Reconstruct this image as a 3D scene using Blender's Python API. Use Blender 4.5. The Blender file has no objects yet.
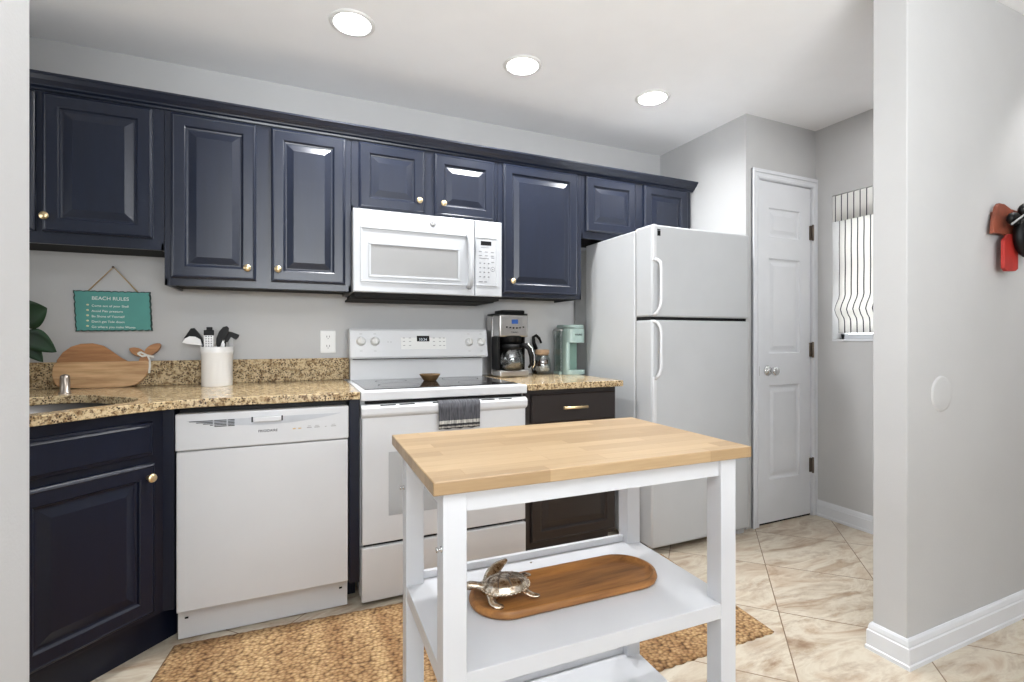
import bpy, bmesh, math, random
from mathutils import Matrix, Vector
random.seed(7)
S = bpy.context.scene
COL = S.collection
R = math.radians
PI = math.pi

# ------------------------------------------------------------------ camera
FPX, YAW, HY, H = 493.0, R(24), 338.0, 1.14      # focal length in px, heading, horizon row, eye height
cd = bpy.data.cameras.new('camera'); cam = bpy.data.objects.new('camera', cd); COL.objects.link(cam)
cd.sensor_width = 36; cd.lens = FPX / 1024 * 36; cd.clip_start = .02
cd.shift_y = -(341 - HY) / 1024
cam.location = (0, 0, H); cam.rotation_euler = (R(90), 0, -YAW)
S.camera = cam

# ------------------------------------------------------------------ world, exposure, lights
S.view_settings.view_transform = 'Standard'; S.view_settings.look = 'None'
S.view_settings.gamma = 1; S.view_settings.exposure = 0.14
S.view_settings.use_curve_mapping = False
w = bpy.data.worlds.new('sky'); S.world = w; w.use_nodes = True
w.node_tree.nodes['Background'].inputs[0].default_value = (.93, .97, 1, 1)
w.node_tree.nodes['Background'].inputs[1].default_value = 6.0

def area(name, loc, rot, sx, sy, power, col=(1, 1, 1)):
    l = bpy.data.lights.new(name, 'AREA'); l.shape = 'RECTANGLE'; l.size = sx; l.size_y = sy
    l.energy = power; l.color = col
    o = bpy.data.objects.new(name, l); COL.objects.link(o); o.location = loc; o.rotation_euler = rot
    return o
# added fill light before the solid rear wall, in place of patio daylight
area('rear_fill', (0.6, -3.3, 1.3), (R(90), 0, 0), 2.0, 2.0, 26, (.95, .97, 1))
# unseen area light on the living room's left side; the wall is solid
area('living_side_light', (-3.3, -1.6, 1.45), (R(90), 0, R(-90)), 1.8, 1.5, 6, (.93, .97, 1))
# added soft fill light behind the camera, tipped up at the ceiling
area('bounce_light', (.1, -1.1, 1.5), (R(155), 0, 0), 1.8, .9, 122, (.93, .97, 1))
# recessed lamp close to the living room face of the right wall
sl_ = bpy.data.lights.new('wall_washer_lamp', 'SPOT'); sl_.energy = 20; sl_.spot_size = R(96); sl_.spot_blend = .7; sl_.shadow_soft_size = .025
so_ = bpy.data.objects.new('wall_washer_lamp', sl_); COL.objects.link(so_); so_.location = (2.98, .76, 2.46)
# added fill light without a fixture, brightening the dark pantry corner
area('passage_fill', (2.72, 1.45, 2.44), (0, 0, 0), .3, .3, 3.0, (1, .99, .98))
# added light for an assumed, unseen left window, tipped up to brighten the ceiling
area('kitchen_left_fill', (-1.6, 1.9, 1.65), (R(125), 0, R(-90)), 1.0, .9, 7, (.93, .97, 1))

# ------------------------------------------------------------------ helpers
def lin(c):
    return tuple(((v / 255) / 12.92 if v / 255 <= .04045 else ((v / 255 + .055) / 1.055) ** 2.4) for v in c) + (1,)

class Mat:
    """small wrapper for building node materials"""
    def __init__(s, name, rgb=(200, 200, 200), rough=.5, metal=0, **kw):
        s.m = bpy.data.materials.new(name); s.m.use_nodes = True; s.t = s.m.node_tree
        s.b = s.t.nodes['Principled BSDF']
        s.b.inputs['Base Color'].default_value = lin(rgb)
        s.b.inputs['Roughness'].default_value = rough; s.b.inputs['Metallic'].default_value = metal
        for k, v in kw.items(): s.b.inputs[k.replace('_', ' ')].default_value = v
    def n(s, typ, **kw):
        nd = s.t.nodes.new(typ)
        for k, v in kw.items():
            if k in nd.inputs: nd.inputs[k].default_value = v
            else: setattr(nd, k, v)
        return nd
    def l(s, a, b): s.t.links.new(a, b)
    def coord(s, scale=(1, 1, 1), rot=(0, 0, 0), loc=(0, 0, 0)):
        tc = s.n('ShaderNodeTexCoord'); mp = s.n('ShaderNodeMapping')
        mp.inputs['Scale'].default_value = scale; mp.inputs['Rotation'].default_value = rot; mp.inputs['Location'].default_value = loc
        s.l(tc.outputs['Object'], mp.inputs[0]); return mp.outputs[0]
    def noise(s, vec, scale, detail=3, rough=.5):
        nd = s.n('ShaderNodeTexNoise'); nd.inputs['Scale'].default_value = scale
        nd.inputs['Detail'].default_value = detail; nd.inputs['Roughness'].default_value = rough
        s.l(vec, nd.inputs['Vector']); return nd.outputs['Fac']
    def ramp(s, fac, stops, const=False):
        nd = s.n('ShaderNodeValToRGB'); cr = nd.color_ramp
        if const: cr.interpolation = 'CONSTANT'
        while len(cr.elements) < len(stops): cr.elements.new(.5)
        for e, (p, c) in zip(cr.elements, stops):
            e.position = p; e.color = lin(c) if len(c) == 3 else c
        s.l(fac, nd.inputs[0]); return nd.outputs[0]
    def mix(s, fac, a, b, mode='MIX'):
        nd = s.n('ShaderNodeMix', data_type='RGBA', blend_type=mode)
        for i, v in ((0, fac), (6, a), (7, b)):
            if isinstance(v, (int, float)): nd.inputs[i].default_value = v
            elif isinstance(v, tuple): nd.inputs[i].default_value = lin(v)
            else: s.l(v, nd.inputs[i])
        return nd.outputs[2]
    def color(s, out): s.l(out, s.b.inputs['Base Color'])
    def bump(s, h, strength=.2, dist=.002):
        nd = s.n('ShaderNodeBump'); nd.inputs['Strength'].default_value = strength; nd.inputs['Distance'].default_value = dist
        s.l(h, nd.inputs['Height']); s.l(nd.outputs[0], s.b.inputs['Normal'])

def flat(name, rgb, rough=.5, metal=0, var=.06, bump=0, **kw):
    m = Mat(name, rgb, rough, metal, **kw)
    v = m.coord(); f = m.noise(v, 6, 4)
    lo = tuple(max(0, c * (1 - var)) for c in rgb); hi = tuple(min(255, c * (1 + var)) for c in rgb)
    m.color(m.ramp(f, [(.3, lo), (.7, hi)]))
    if bump: m.bump(m.noise(m.coord(), 180, 2), bump, .001)
    return m.m

M = {}
M['wall'] = flat('wall_paint', (195, 195, 195), .6, var=.006, bump=.35)
M['ceil'] = flat('ceiling_paint', (247, 247, 248), .95, var=.005)
M['trim'] = flat('trim_paint', (222, 224, 228), .35, var=.01)
M['white'] = flat('appliance_white', (213, 214, 216), .22, var=.006)
M['white_tex'] = flat('fridge_white', (190, 192, 194), .38, var=.008, bump=.2)
M['cartwhite'] = flat('cart_paint', (213, 215, 219), .35, var=.01)
M['mwhite'] = flat('microwave_white', (176, 178, 181), .25, var=.006)
M['mgray'] = flat('keypad_print', (120, 120, 122), .4)
M['recess'] = flat('recess_white', (186, 189, 194), .3)
M['plastic'] = flat('white_plastic', (226, 226, 224), .3, var=.01)
M['lgray'] = flat('light_grey_print', (165, 165, 165), .4)
M['ggray'] = flat('oven_glass_grey', (176, 178, 180), .12, var=.01)
M['black'] = flat('black_plastic', (9, 9, 10), .45)
M['black'].node_tree.nodes['Principled BSDF'].inputs['Specular IOR Level'].default_value = .25
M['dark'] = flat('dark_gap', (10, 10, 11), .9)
M['espresso'] = flat('espresso_paint', (40, 34, 33), .38, var=.05)
M['nickel'] = flat('brushed_nickel', (168, 158, 148), .3, 1)
M['chrome'] = flat('chrome', (215, 215, 215), .12, 1, var=.02)
M['steel'] = flat('brushed_steel', (190, 188, 186), .28, 1, var=.03)
M['gold'] = flat('gold_brass', (232, 208, 165), .3, 1, var=.05)
M['bronze'] = flat('hinge_bronze', (120, 108, 98), .4, .8)
M['mint'] = flat('mint_plastic', (146, 166, 161), .3, var=.02)
M['mint2'] = flat('mint_panel', (118, 146, 136), .35, var=.02)
M['ceramic'] = flat('white_ceramic', (236, 237, 238), .2, var=.01)
M['red'] = flat('red_painted_wood', (160, 44, 38), .5, var=.25, bump=.4)
M['redbrown'] = flat('red_brown_wood', (140, 74, 54), .5, var=.3, bump=.4)
M['leaf'] = flat('leaf_green', (14, 44, 18), .55, var=.35)
M['pot'] = flat('woven_pot', (190, 175, 150), .7)
M['soil'] = flat('soil', (60, 45, 35), .9)
M['string'] = flat('jute_string', (186, 160, 118), .9)
M['ribbon'] = flat('white_ribbon', (236, 234, 226), .8)
M['teal'] = flat('teal_paint', (88, 158, 150), .6, var=.05)
M['tealdark'] = flat('charred_edge', (42, 66, 62), .7)
M['letter'] = flat('white_lettering', (245, 248, 244), .7)
M['shell'] = flat('shell_bullet', (226, 218, 180), .7)
M['print'] = flat('dark_print', (22, 22, 26), .5)
M['blue'] = flat('blue_display', (48, 84, 150), .2)
M['ledtxt'] = flat('display_digits', (215, 225, 235), .3)
M['orange'] = flat('amber_print', (226, 190, 130), .5)
M['cooktop'] = flat('cooktop_glass', (30, 27, 27), .08, var=.05)
M['cork'] = flat('cork_lid', (190, 160, 130), .8)
M['coffee'] = flat('brown_pods', (96, 66, 46), .6, var=.3)
M['pods'] = flat('white_pods', (225, 215, 205), .6)
M['interior'] = flat('sink_basin_steel', (120, 118, 116), .35, 1)

def navy(name, rgb, rough):
    m = Mat(name, rgb, rough)
    v = m.coord((14, 14, 1.2)); f = m.noise(v, 3, 4)
    m.color(m.ramp(f, [(.25, tuple(c * .93 for c in rgb)), (.75, tuple(c * 1.06 for c in rgb))]))
    m.bump(m.noise(m.coord((60, 60, 4)), 3, 3), .15, .001)
    return m.m
M['navy'] = navy('navy_paint', (25, 31, 46), .3)
M['navy_shaded'] = navy('navy_paint_shaded', (12, 18, 36), .34)  # same navy paint darkened: shade on the base cabinets put into the colour
M['navy_shaded'].node_tree.nodes['Principled BSDF'].inputs['Specular IOR Level'].default_value = .35

# recessed lens: a lit lamp
m = Mat('lamp_lens', (255, 250, 240), .5); m.b.inputs['Emission Color'].default_value = (1, .97, .9, 1); m.b.inputs['Emission Strength'].default_value = 9; M['lens'] = m.m
# clear glass
m = Mat('window_glass', (255, 255, 255), .02)
tr_ = m.n('ShaderNodeBsdfTransparent'); gl_ = m.n('ShaderNodeBsdfGlossy'); gl_.inputs['Roughness'].default_value = .02; ms_ = m.n('ShaderNodeMixShader'); ms_.inputs[0].default_value = .06
m.l(tr_.outputs[0], ms_.inputs[1]); m.l(gl_.outputs[0], ms_.inputs[2]); m.l(ms_.outputs[0], m.t.nodes['Material Output'].inputs[0]); M['pane'] = m.m
m = Mat('clear_glass', (255, 255, 255), .02)
tr_ = m.n('ShaderNodeBsdfTransparent'); gl_ = m.n('ShaderNodeBsdfGlossy'); gl_.inputs['Roughness'].default_value = .04; ms_ = m.n('ShaderNodeMixShader'); ms_.inputs[0].default_value = .14
tr_.inputs[0].default_value = (.93, .95, .95, 1)
m.l(tr_.outputs[0], ms_.inputs[1]); m.l(gl_.outputs[0], ms_.inputs[2]); m.l(ms_.outputs[0], m.t.nodes['Material Output'].inputs[0]); M['glass'] = m.m
m = Mat('tank_glass', (255, 255, 255), .02)
tr_ = m.n('ShaderNodeBsdfTransparent'); gl_ = m.n('ShaderNodeBsdfGlossy'); gl_.inputs['Roughness'].default_value = .1; ms_ = m.n('ShaderNodeMixShader'); ms_.inputs[0].default_value = .15
tr_.inputs[0].default_value = (.8, .84, .84, 1)
m.l(tr_.outputs[0], ms_.inputs[1]); m.l(gl_.outputs[0], ms_.inputs[2]); m.l(ms_.outputs[0], m.t.nodes['Material Output'].inputs[0]); M['tank'] = m.m

# granite
def granite(name, rough=.14):
    m = Mat(name, rough=rough)
    v = m.coord()
    n1 = m.noise(v, 44, 5, .72)
    base = m.ramp(n1, [(.32, (112, 84, 56)), (.44, (170, 144, 106)), (.56, (216, 196, 158)), (.66, (192, 162, 120)), (.78, (140, 108, 74))])
    vo = m.n('ShaderNodeTexVoronoi'); vo.inputs['Scale'].default_value = 120; m.l(v, vo.inputs['Vector'])
    sp = m.noise(m.coord(loc=(3, 1, 7)), 16, 2)
    mt = m.n('ShaderNodeMath', operation='MULTIPLY'); m.l(m.ramp(vo.outputs['Distance'], [(.26, (255, 255, 255)), (.42, (0, 0, 0))]), mt.inputs[0])
    m.l(m.ramp(sp, [(.40, (0, 0, 0)), (.5, (255, 255, 255))]), mt.inputs[1])
    c = m.mix(mt.outputs[0], base, (48, 34, 26))
    n3 = m.noise(m.coord(loc=(9, 5, 2)), 95, 3)
    c = m.mix(m.ramp(n3, [(.56, (0, 0, 0)), (.62, (225, 225, 225))]), c, (84, 58, 38))
    m.color(c); return m.m
M['granite'] = granite('granite'); M['granite_wall'] = granite('granite_backsplash', .6)
M['granite_wall'].node_tree.nodes['Principled BSDF'].inputs['Specular IOR Level'].default_value = .25

# butcher block
def butcher(name):
    m = Mat(name, rough=.38)
    v = m.coord()
    br = m.n('ShaderNodeTexBrick'); m.l(v, br.inputs['Vector'])
    br.offset = .37; br.offset_frequency = 2; br.squash = 1.3; br.squash_frequency = 3
    br.inputs['Color1'].default_value = lin((160, 134, 100)); br.inputs['Color2'].default_value = lin((188, 163, 128))
    br.inputs['Mortar'].default_value = lin((160, 130, 92))
    br.inputs['Scale'].default_value = 1; br.inputs['Mortar Size'].default_value = .0006
    br.inputs['Brick Width'].default_value = .33; br.inputs['Row Height'].default_value = .043; br.inputs['Bias'].default_value = 0
    g = m.noise(m.coord((3, 60, 60)), 3, 5, .6)
    c = m.mix(.5, br.outputs['Color'], m.ramp(g, [(.32, (204, 178, 146)), (.68, (255, 246, 232))]), 'MULTIPLY')
    m.color(m.mix(.45, c, br.outputs['Color'])); return m.m
M['butcher'] = butcher('butcher_block')

def wood(name, a, b, scale=(4, 40, 40), rough=.45, n=4):
    m = Mat(name, rough=rough)
    g = m.noise(m.coord(scale), 1.6, 6, .6); g2 = m.noise(m.coord((scale[0] * .4, scale[1] * .4, scale[2] * .4), loc=(2, 3, 1)), 1.2, 3)
    c = m.ramp(g, [(.3, a), (.7, b)]); c2 = m.ramp(g2, [(.35, tuple(x * .72 for x in a)), (.6, b)])
    m.color(m.mix(.4, c, c2)); m.bump(g, .08, .001); return m.m
M['acacia'] = wood('acacia_wood', (96, 56, 24), (190, 132, 72))
M['whaletop'] = wood('whale_back_wood', (138, 88, 50), (200, 146, 98))
M['whalebelly'] = wood('whale_belly_wood', (178, 118, 66), (240, 204, 156))
M['olive'] = wood('bowl_wood', (84, 64, 40), (130, 102, 66))

# travertine tile floor, laid on the diagonal
def tiles():
    m = Mat('travertine_tile', rough=.28)
    tc = m.n('ShaderNodeTexCoord'); sx = m.n('ShaderNodeSeparateXYZ'); m.l(tc.outputs['Object'], sx.inputs[0])
    def mth(op, a, b=None):
        nd = m.n('ShaderNodeMath', operation=op)
        for i, v in ((0, a), (1, b)):
            if v is None: continue
            if isinstance(v, (int, float)): nd.inputs[i].default_value = v
            else: m.l(v, nd.inputs[i])
        return nd.outputs[0]
    P = .6475
    u = mth('DIVIDE', mth('ADD', mth('SUBTRACT', sx.outputs[1], sx.outputs[0]), .4255 + 100 * P), P)
    v = mth('DIVIDE', mth('ADD', mth('ADD', sx.outputs[1], sx.outputs[0]), -3.92 + 100 * P), P)
    fu, fv = mth('FRACT', u), mth('FRACT', v); iu, iv = mth('FLOOR', u), mth('FLOOR', v)
    g = .0048
    du = mth('MINIMUM', fu, mth('SUBTRACT', 1, fu)); dv = mth('MINIMUM', fv, mth('SUBTRACT', 1, fv))
    d = mth('MINIMUM', du, dv); grout = mth('LESS_THAN', d, g)
    cb = m.n('ShaderNodeCombineXYZ'); m.l(mth('MULTIPLY', iu, 3.7), cb.inputs[0]); m.l(mth('MULTIPLY', iv, 5.3), cb.inputs[1]); m.l(mth('MULTIPLY', mth('ADD', iu, iv), 2.9), cb.inputs[2])
    ad = m.n('ShaderNodeVectorMath', operation='ADD'); mp = m.n('ShaderNodeMapping'); mp.inputs['Scale'].default_value = (1.2, 3.4, 1); mp.inputs['Rotation'].default_value = (0, 0, R(20))
    m.l(tc.outputs['Object'], mp.inputs[0]); m.l(mp.outputs[0], ad.inputs[0]); m.l(cb.outputs[0], ad.inputs[1])
    nn = m.n('ShaderNodeTexNoise'); nn.inputs['Scale'].default_value = 2.0; nn.inputs['Detail'].default_value = 7; nn.inputs['Roughness'].default_value = .62; nn.inputs['Distortion'].default_value = 1.1
    m.l(ad.outputs[0], nn.inputs['Vector'])
    c = m.ramp(nn.outputs['Fac'], [(.3, (146, 120, 96)), (.41, (182, 164, 142)), (.52, (208, 198, 180)), (.62, (192, 174, 152)), (.74, (158, 130, 104))])
    n2 = m.n('ShaderNodeTexNoise'); n2.inputs['Scale'].default_value = 5; n2.inputs['Detail'].default_value = 8; n2.inputs['Roughness'].default_value = .7; m.l(ad.outputs[0], n2.inputs['Vector'])
    c = m.mix(m.ramp(n2.outputs['Fac'], [(.52, (0, 0, 0)), (.66, (170, 170, 170))]), c, (138, 110, 86))
    c = m.mix(grout, c, (128, 104, 80))
    m.color(c)
    m.bump(mth('SUBTRACT', 1, grout), .4, .002)
    return m.m
M['tile'] = tiles()

# jute
def jute():
    m = Mat('jute', rough=.95)
    rot = (0, 0, R(10))
    vo = m.n('ShaderNodeTexVoronoi'); vo.inputs['Scale'].default_value = 1; vo.inputs['Randomness'].default_value = .8
    m.l(m.coord((62, 88, 30), rot), vo.inputs['Vector'])
    c = m.ramp(vo.outputs['Distance'], [(.10, (234, 208, 170)), (.5, (200, 170, 130)), (.85, (116, 88, 60))])
    vc = m.n('ShaderNodeSeparateColor'); m.l(vo.outputs['Color'], vc.inputs[0])
    c = m.mix(.6, c, m.ramp(vc.outputs[0], [(.0, (186, 158, 126)), (1, (255, 248, 232))]), 'MULTIPLY')
    st = m.noise(m.coord((9, .5, 1), rot), 1, 3, .6)           # broad bands of paler and darker braid
    c = m.mix(.8, c, m.ramp(st, [(.35, (192, 168, 142)), (.62, (250, 246, 236))]), 'MULTIPLY')
    m.color(c)
    mt = m.n('ShaderNodeMath', operation='SUBTRACT'); mt.inputs[0].default_value = 1; m.l(vo.outputs['Distance'], mt.inputs[1])
    m.bump(mt.outputs[0], 1, .009); return m.m
M['jute'] = jute()

# roman shade: pale cloth with thin dark stripes running up it, letting daylight through
def shade_mat(name, trans):
    m = Mat(name, rough=.9)
    tc = m.n('ShaderNodeTexCoord'); sx = m.n('ShaderNodeSeparateXYZ'); m.l(tc.outputs['Object'], sx.inputs[0])
    a = m.n('ShaderNodeMath', operation='MULTIPLY'); m.l(sx.outputs[1], a.inputs[0]); a.inputs[1].default_value = 1 / .0365
    f = m.n('ShaderNodeMath', operation='FRACT'); m.l(a.outputs[0], f.inputs[0])
    l = m.n('ShaderNodeMath', operation='LESS_THAN'); m.l(f.outputs[0], l.inputs[0]); l.inputs[1].default_value = .17
    c = m.mix(l.outputs[0], (236, 235, 232), (58, 60, 72)); m.color(c)
    if trans:
        tr = m.n('ShaderNodeBsdfTranslucent'); m.l(c, tr.inputs[0]); ms = m.n('ShaderNodeMixShader'); ms.inputs[0].default_value = trans
        out = m.t.nodes['Material Output']; m.l(m.b.outputs[0], ms.inputs[1]); m.l(tr.outputs[0], ms.inputs[2]); m.l(ms.outputs[0], out.inputs[0])
    return m.m
M['shade'] = shade_mat('shade_cloth', .55); M['valance'] = shade_mat('valance_cloth', .08)

def towel_mat():
    m = Mat('towel_cloth', rough=.95)
    tc = m.n('ShaderNodeTexCoord'); sx = m.n('ShaderNodeSeparateXYZ'); m.l(tc.outputs['Object'], sx.inputs[0])
    c = m.ramp(m.n('ShaderNodeMapRange').outputs[0], [(0, (60, 60, 64)), (1, (60, 60, 64))])
    mr = [n for n in m.t.nodes if n.bl_idname == 'ShaderNodeMapRange'][0]
    mr.inputs['From Min'].default_value = -.125; mr.inputs['From Max'].default_value = 0; m.l(sx.outputs[2], mr.inputs['Value'])
    rp = [n for n in m.t.nodes if n.bl_idname == 'ShaderNodeValToRGB'][0]; rp.color_ramp.interpolation = 'CONSTANT'
    for p, cc in ((.04, (205, 203, 196)), (.10, (58, 58, 62)), (.18, (205, 203, 196)), (.30, (92, 92, 97))):
        e = rp.color_ramp.elements.new(p); e.color = lin(cc)
    rp.color_ramp.elements[0].color = lin((58, 58, 62)); rp.color_ramp.elements[-1].color = lin((92, 92, 97))
    rb = m.noise(m.coord((170, 10, 14)), 1, 3, .7); m.color(m.mix(.75, c, m.ramp(rb, [(.38, (120, 120, 124)), (.6, (255, 255, 255))]), 'MULTIPLY')); m.bump(rb, .8, .003); return m.m
M['towel'] = towel_mat()

def mesh_glass():
    m = Mat('microwave_window_screen', rough=.15)
    v = m.coord((1, 1, 1)); br = m.n('ShaderNodeTexVoronoi'); br.inputs['Scale'].default_value = 320; br.inputs['Randomness'].default_value = 0; m.l(v, br.inputs['Vector'])
    m.color(m.ramp(br.outputs['Distance'], [(.3, (112, 112, 112)), (.5, (150, 150, 150))])); return m.m
M['screen'] = mesh_glass()

def turtle_metal():
    m = Mat('antique_silver', rough=.2, metal=.9)
    n = m.noise(m.coord(), 55, 4, .7)
    m.color(m.ramp(n, [(.35, (120, 92, 66)), (.5, (214, 200, 180)), (.7, (242, 236, 226))]))
    m.bump(n, .5, .003); return m.m
M['turtle'] = turtle_metal()

# --- mesh collector; everything is given in world metres and moved into the parent's frame on build
WM = {}     # world matrix of each object I create
class MB:
    def __init__(s, T=None): s.bm = bmesh.new(); s.T = T or Matrix()
    def v(s, p): return s.bm.verts.new(s.T @ Vector(p))
    def f(s, vs, smooth=False):
        try:
            fc = s.bm.faces.new(vs); fc.smooth = smooth; return fc
        except ValueError: return None
    def box(s, x0, x1, y0, y1, z0, z1, bevel=0):
        if x0 > x1: x0, x1 = x1, x0
        if y0 > y1: y0, y1 = y1, y0
        if z0 > z1: z0, z1 = z1, z0
        vs = [s.v(p) for p in ((x0, y0, z0), (x1, y0, z0), (x1, y1, z0), (x0, y1, z0), (x0, y0, z1), (x1, y0, z1), (x1, y1, z1), (x0, y1, z1))]
        fs = [s.f([vs[i] for i in q]) for q in ((3, 2, 1, 0), (4, 5, 6, 7), (0, 1, 5, 4), (1, 2, 6, 5), (2, 3, 7, 6), (3, 0, 4, 7))]
        if bevel:
            es = list({e for f in fs for e in f.edges})
            r = bmesh.ops.bevel(s.bm, geom=es, offset=bevel, segments=2, profile=.6, affect='EDGES')
            for f in r['faces']: f.smooth = True
        return s
    def prism(s, pts, a0, a1, axis='z', smooth=False, bevel=0):
        """polygon pts extruded along an axis: 'z' pts are (x,y); 'x' pts are (y,z); 'y' pts are (x,z)"""
        mk = {'z': lambda p, a: (p[0], p[1], a), 'x': lambda p, a: (a, p[0], p[1]), 'y': lambda p, a: (p[0], a, p[1])}[axis]
        A = [s.v(mk(p, a0)) for p in pts]; B = [s.v(mk(p, a1)) for p in pts]
        fs = [s.f(A[::-1]), s.f(B)]
        n = len(pts)
        for i in range(n): fs.append(s.f([A[i], A[(i + 1) % n], B[(i + 1) % n], B[i]], smooth))
        if bevel:
            es = list(set(list(fs[0].edges) + list(fs[1].edges)))
            bmesh.ops.bevel(s.bm, geom=es, offset=bevel, segments=2, profile=.6, affect='EDGES')
        return s
    def tube(s, pts, r, n=10, cap=True):
        pts = [Vector(p) for p in pts]; rs = r if isinstance(r, (list, tuple)) else [r] * len(pts)
        rings = []; up = None
        for i, p in enumerate(pts):
            d = (pts[min(i + 1, len(pts) - 1)] - pts[max(i - 1, 0)]).normalized()
            if up is None: up = Vector((0, 0, 1)) if abs(d.z) < .9 else Vector((1, 0, 0))
            a = d.cross(up).normalized(); b = d.cross(a).normalized(); up = a.cross(d).normalized() if a.length else up
            rings.append([s.v(p + (a * math.cos(2 * PI * k / n) + b * math.sin(2 * PI * k / n)) * rs[i]) for k in range(n)])
        for A, B in zip(rings, rings[1:]):
            for k in range(n): s.f([A[k], A[(k + 1) % n], B[(k + 1) % n], B[k]], True)
        if cap: s.f(rings[0][::-1]); s.f(rings[-1])
        return s
    def lathe(s, prof, c=(0, 0, 0), axis='z', n=28, sx=1, sy=1, cap=True):
        """prof: (radius, height) pairs turned round the axis through c"""
        rings = []
        for (r, h) in prof:
            ring = []
            for k in range(n):
                t = 2 * PI * k / n; a, b = r * math.cos(t) * sx, r * math.sin(t) * sy
                p = {'z': (a, b, h), 'y': (a, h, b), 'x': (h, a, b)}[axis]
                ring.append(s.v((c[0] + p[0], c[1] + p[1], c[2] + p[2])))
            rings.append(ring)
        for A, B in zip(rings, rings[1:]):
            for k in range(n): s.f([A[k], A[(k + 1) % n], B[(k + 1) % n], B[k]], True)
        if cap: s.f(rings[0][::-1]); s.f(rings[-1])
        return s
    def ball(s, c, rx, ry, rz, n=16, rot=None):
        Rm = rot or Matrix.Identity(3)
        rings = []
        for i in range(1, n // 2):
            th = PI * i / (n // 2); ring = []
            for k in range(n):
                t = 2 * PI * k / n
                ring.append(s.v(Vector(c) + Rm @ Vector((rx * math.sin(th) * math.cos(t), ry * math.sin(th) * math.sin(t), rz * math.cos(th)))))
            rings.append(ring)
        top = s.v(Vector(c) + Rm @ Vector((0, 0, rz))); bot = s.v(Vector(c) + Rm @ Vector((0, 0, -rz)))
        for A, B in zip(rings, rings[1:]):
            for k in range(n): s.f([A[k], B[k], B[(k + 1) % n], A[(k + 1) % n]], True)
        for k in range(n):
            s.f([top, rings[0][k], rings[0][(k + 1) % n]], True); s.f([bot, rings[-1][(k + 1) % n], rings[-1][k]], True)
        return s
    def rings(s, x0, x1, z0, z1, prof, yback=0, close_back=True):
        """a panel facing -y: prof is a list of (inset, y) rectangles from the rim inwards"""
        rs = []
        for (i, y) in prof:
            rs.append([s.v(p) for p in ((x0 + i, y, z0 + i), (x1 - i, y, z0 + i), (x1 - i, y, z1 - i), (x0 + i, y, z1 - i))])
        for A, B in zip(rs, rs[1:]):
            for k in range(4): s.f([A[k], A[(k + 1) % 4], B[(k + 1) % 4], B[k]])
        s.f(rs[-1])
        if close_back: s.f(rs[0][::-1])
        return s

def obj(name, mb, mat, parent=None, bevel=0, solid=0, subsurf=0):
    bmesh.ops.recalc_face_normals(mb.bm, faces=mb.bm.faces)
    me = bpy.data.meshes.new(name); pm = WM[parent.name] if parent else Matrix()
    mb.bm.transform(pm.inverted()); mb.bm.to_mesh(me); mb.bm.free()
    me.materials.append(M[mat] if isinstance(mat, str) else mat)
    o = bpy.data.objects.new(name, me); COL.objects.link(o)
    if parent: o.parent = parent
    WM[o.name] = pm.copy()
    if solid: md = o.modifiers.new('solid', 'SOLIDIFY'); md.thickness = solid; md.offset = 0
    if bevel:
        md = o.modifiers.new('bevel', 'BEVEL'); md.width = bevel; md.segments = 2; md.limit_method = 'ANGLE'; md.angle_limit = R(40)
    if subsurf: md = o.modifiers.new('sub', 'SUBSURF'); md.levels = md.render_levels = subsurf
    return o

def tag(o, label, cat, group=None):
    o['label'] = label; o['category'] = cat
    if group: o['group'] = group
    return o

def thing(name, label, cat, loc, rotz=0, group=None):
    o = bpy.data.objects.new(name, None); COL.objects.link(o); o.empty_display_size = .1
    o.location = loc; o.rotation_euler = (0, 0, rotz)
    WM[o.name] = Matrix.Translation(loc) @ Matrix.Rotation(rotz, 4, 'Z')
    return tag(o, label, cat, group)

def struct(name, mb=None, mat=None, parent=None, loc=(0, 0, 0), **kw):
    if mb is None:
        o = bpy.data.objects.new(name, None); COL.objects.link(o); o.location = loc; WM[o.name] = Matrix.Translation(loc)
    else: o = obj(name, mb, mat, parent, **kw)
    if not parent: o['kind'] = 'structure'
    return o

def text(name, s, size, T, mat, parent, depth=.0006, align='LEFT'):
    cu = bpy.data.curves.new(name, 'FONT'); cu.body = s; cu.size = size; cu.extrude = depth; cu.align_x = align
    tmp = bpy.data.objects.new('tmp', cu); COL.objects.link(tmp)
    dg = bpy.context.evaluated_depsgraph_get(); dg.update()
    me = bpy.data.meshes.new_from_object(tmp.evaluated_get(dg)); bpy.data.objects.remove(tmp)
    mb = MB(); mb.bm.from_mesh(me); bpy.data.meshes.remove(me)
    mb.bm.transform(T)
    return obj(name, mb, mat, parent)
FACE = Matrix.Rotation(R(90), 4, 'X')      # text plane turned to face -y

def ray(px, py):
    u = (px - 512) / FPX; v = (HY - py) / FPX
    return Vector((math.sin(YAW) + math.cos(YAW) * u, math.cos(YAW) - math.sin(YAW) * u, v))
def ony(px, py, y):
    d = ray(px, py); return Vector((0, 0, H)) + d * (y / d.y)
def onz(px, py, z):
    d = ray(px, py); return Vector((0, 0, H)) + d * ((z - H) / d.z)

def rrect(x0, x1, y0, y1, r, n=8):
    pts = []
    for cx, cy, a in ((x1 - r, y1 - r, 0), (x0 + r, y1 - r, 90), (x0 + r, y0 + r, 180), (x1 - r, y0 + r, 270)):
        for k in range(n + 1):
            t = R(a + 90 * k / n); pts.append((cx + r * math.cos(t), cy + r * math.sin(t)))
    return pts

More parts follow.
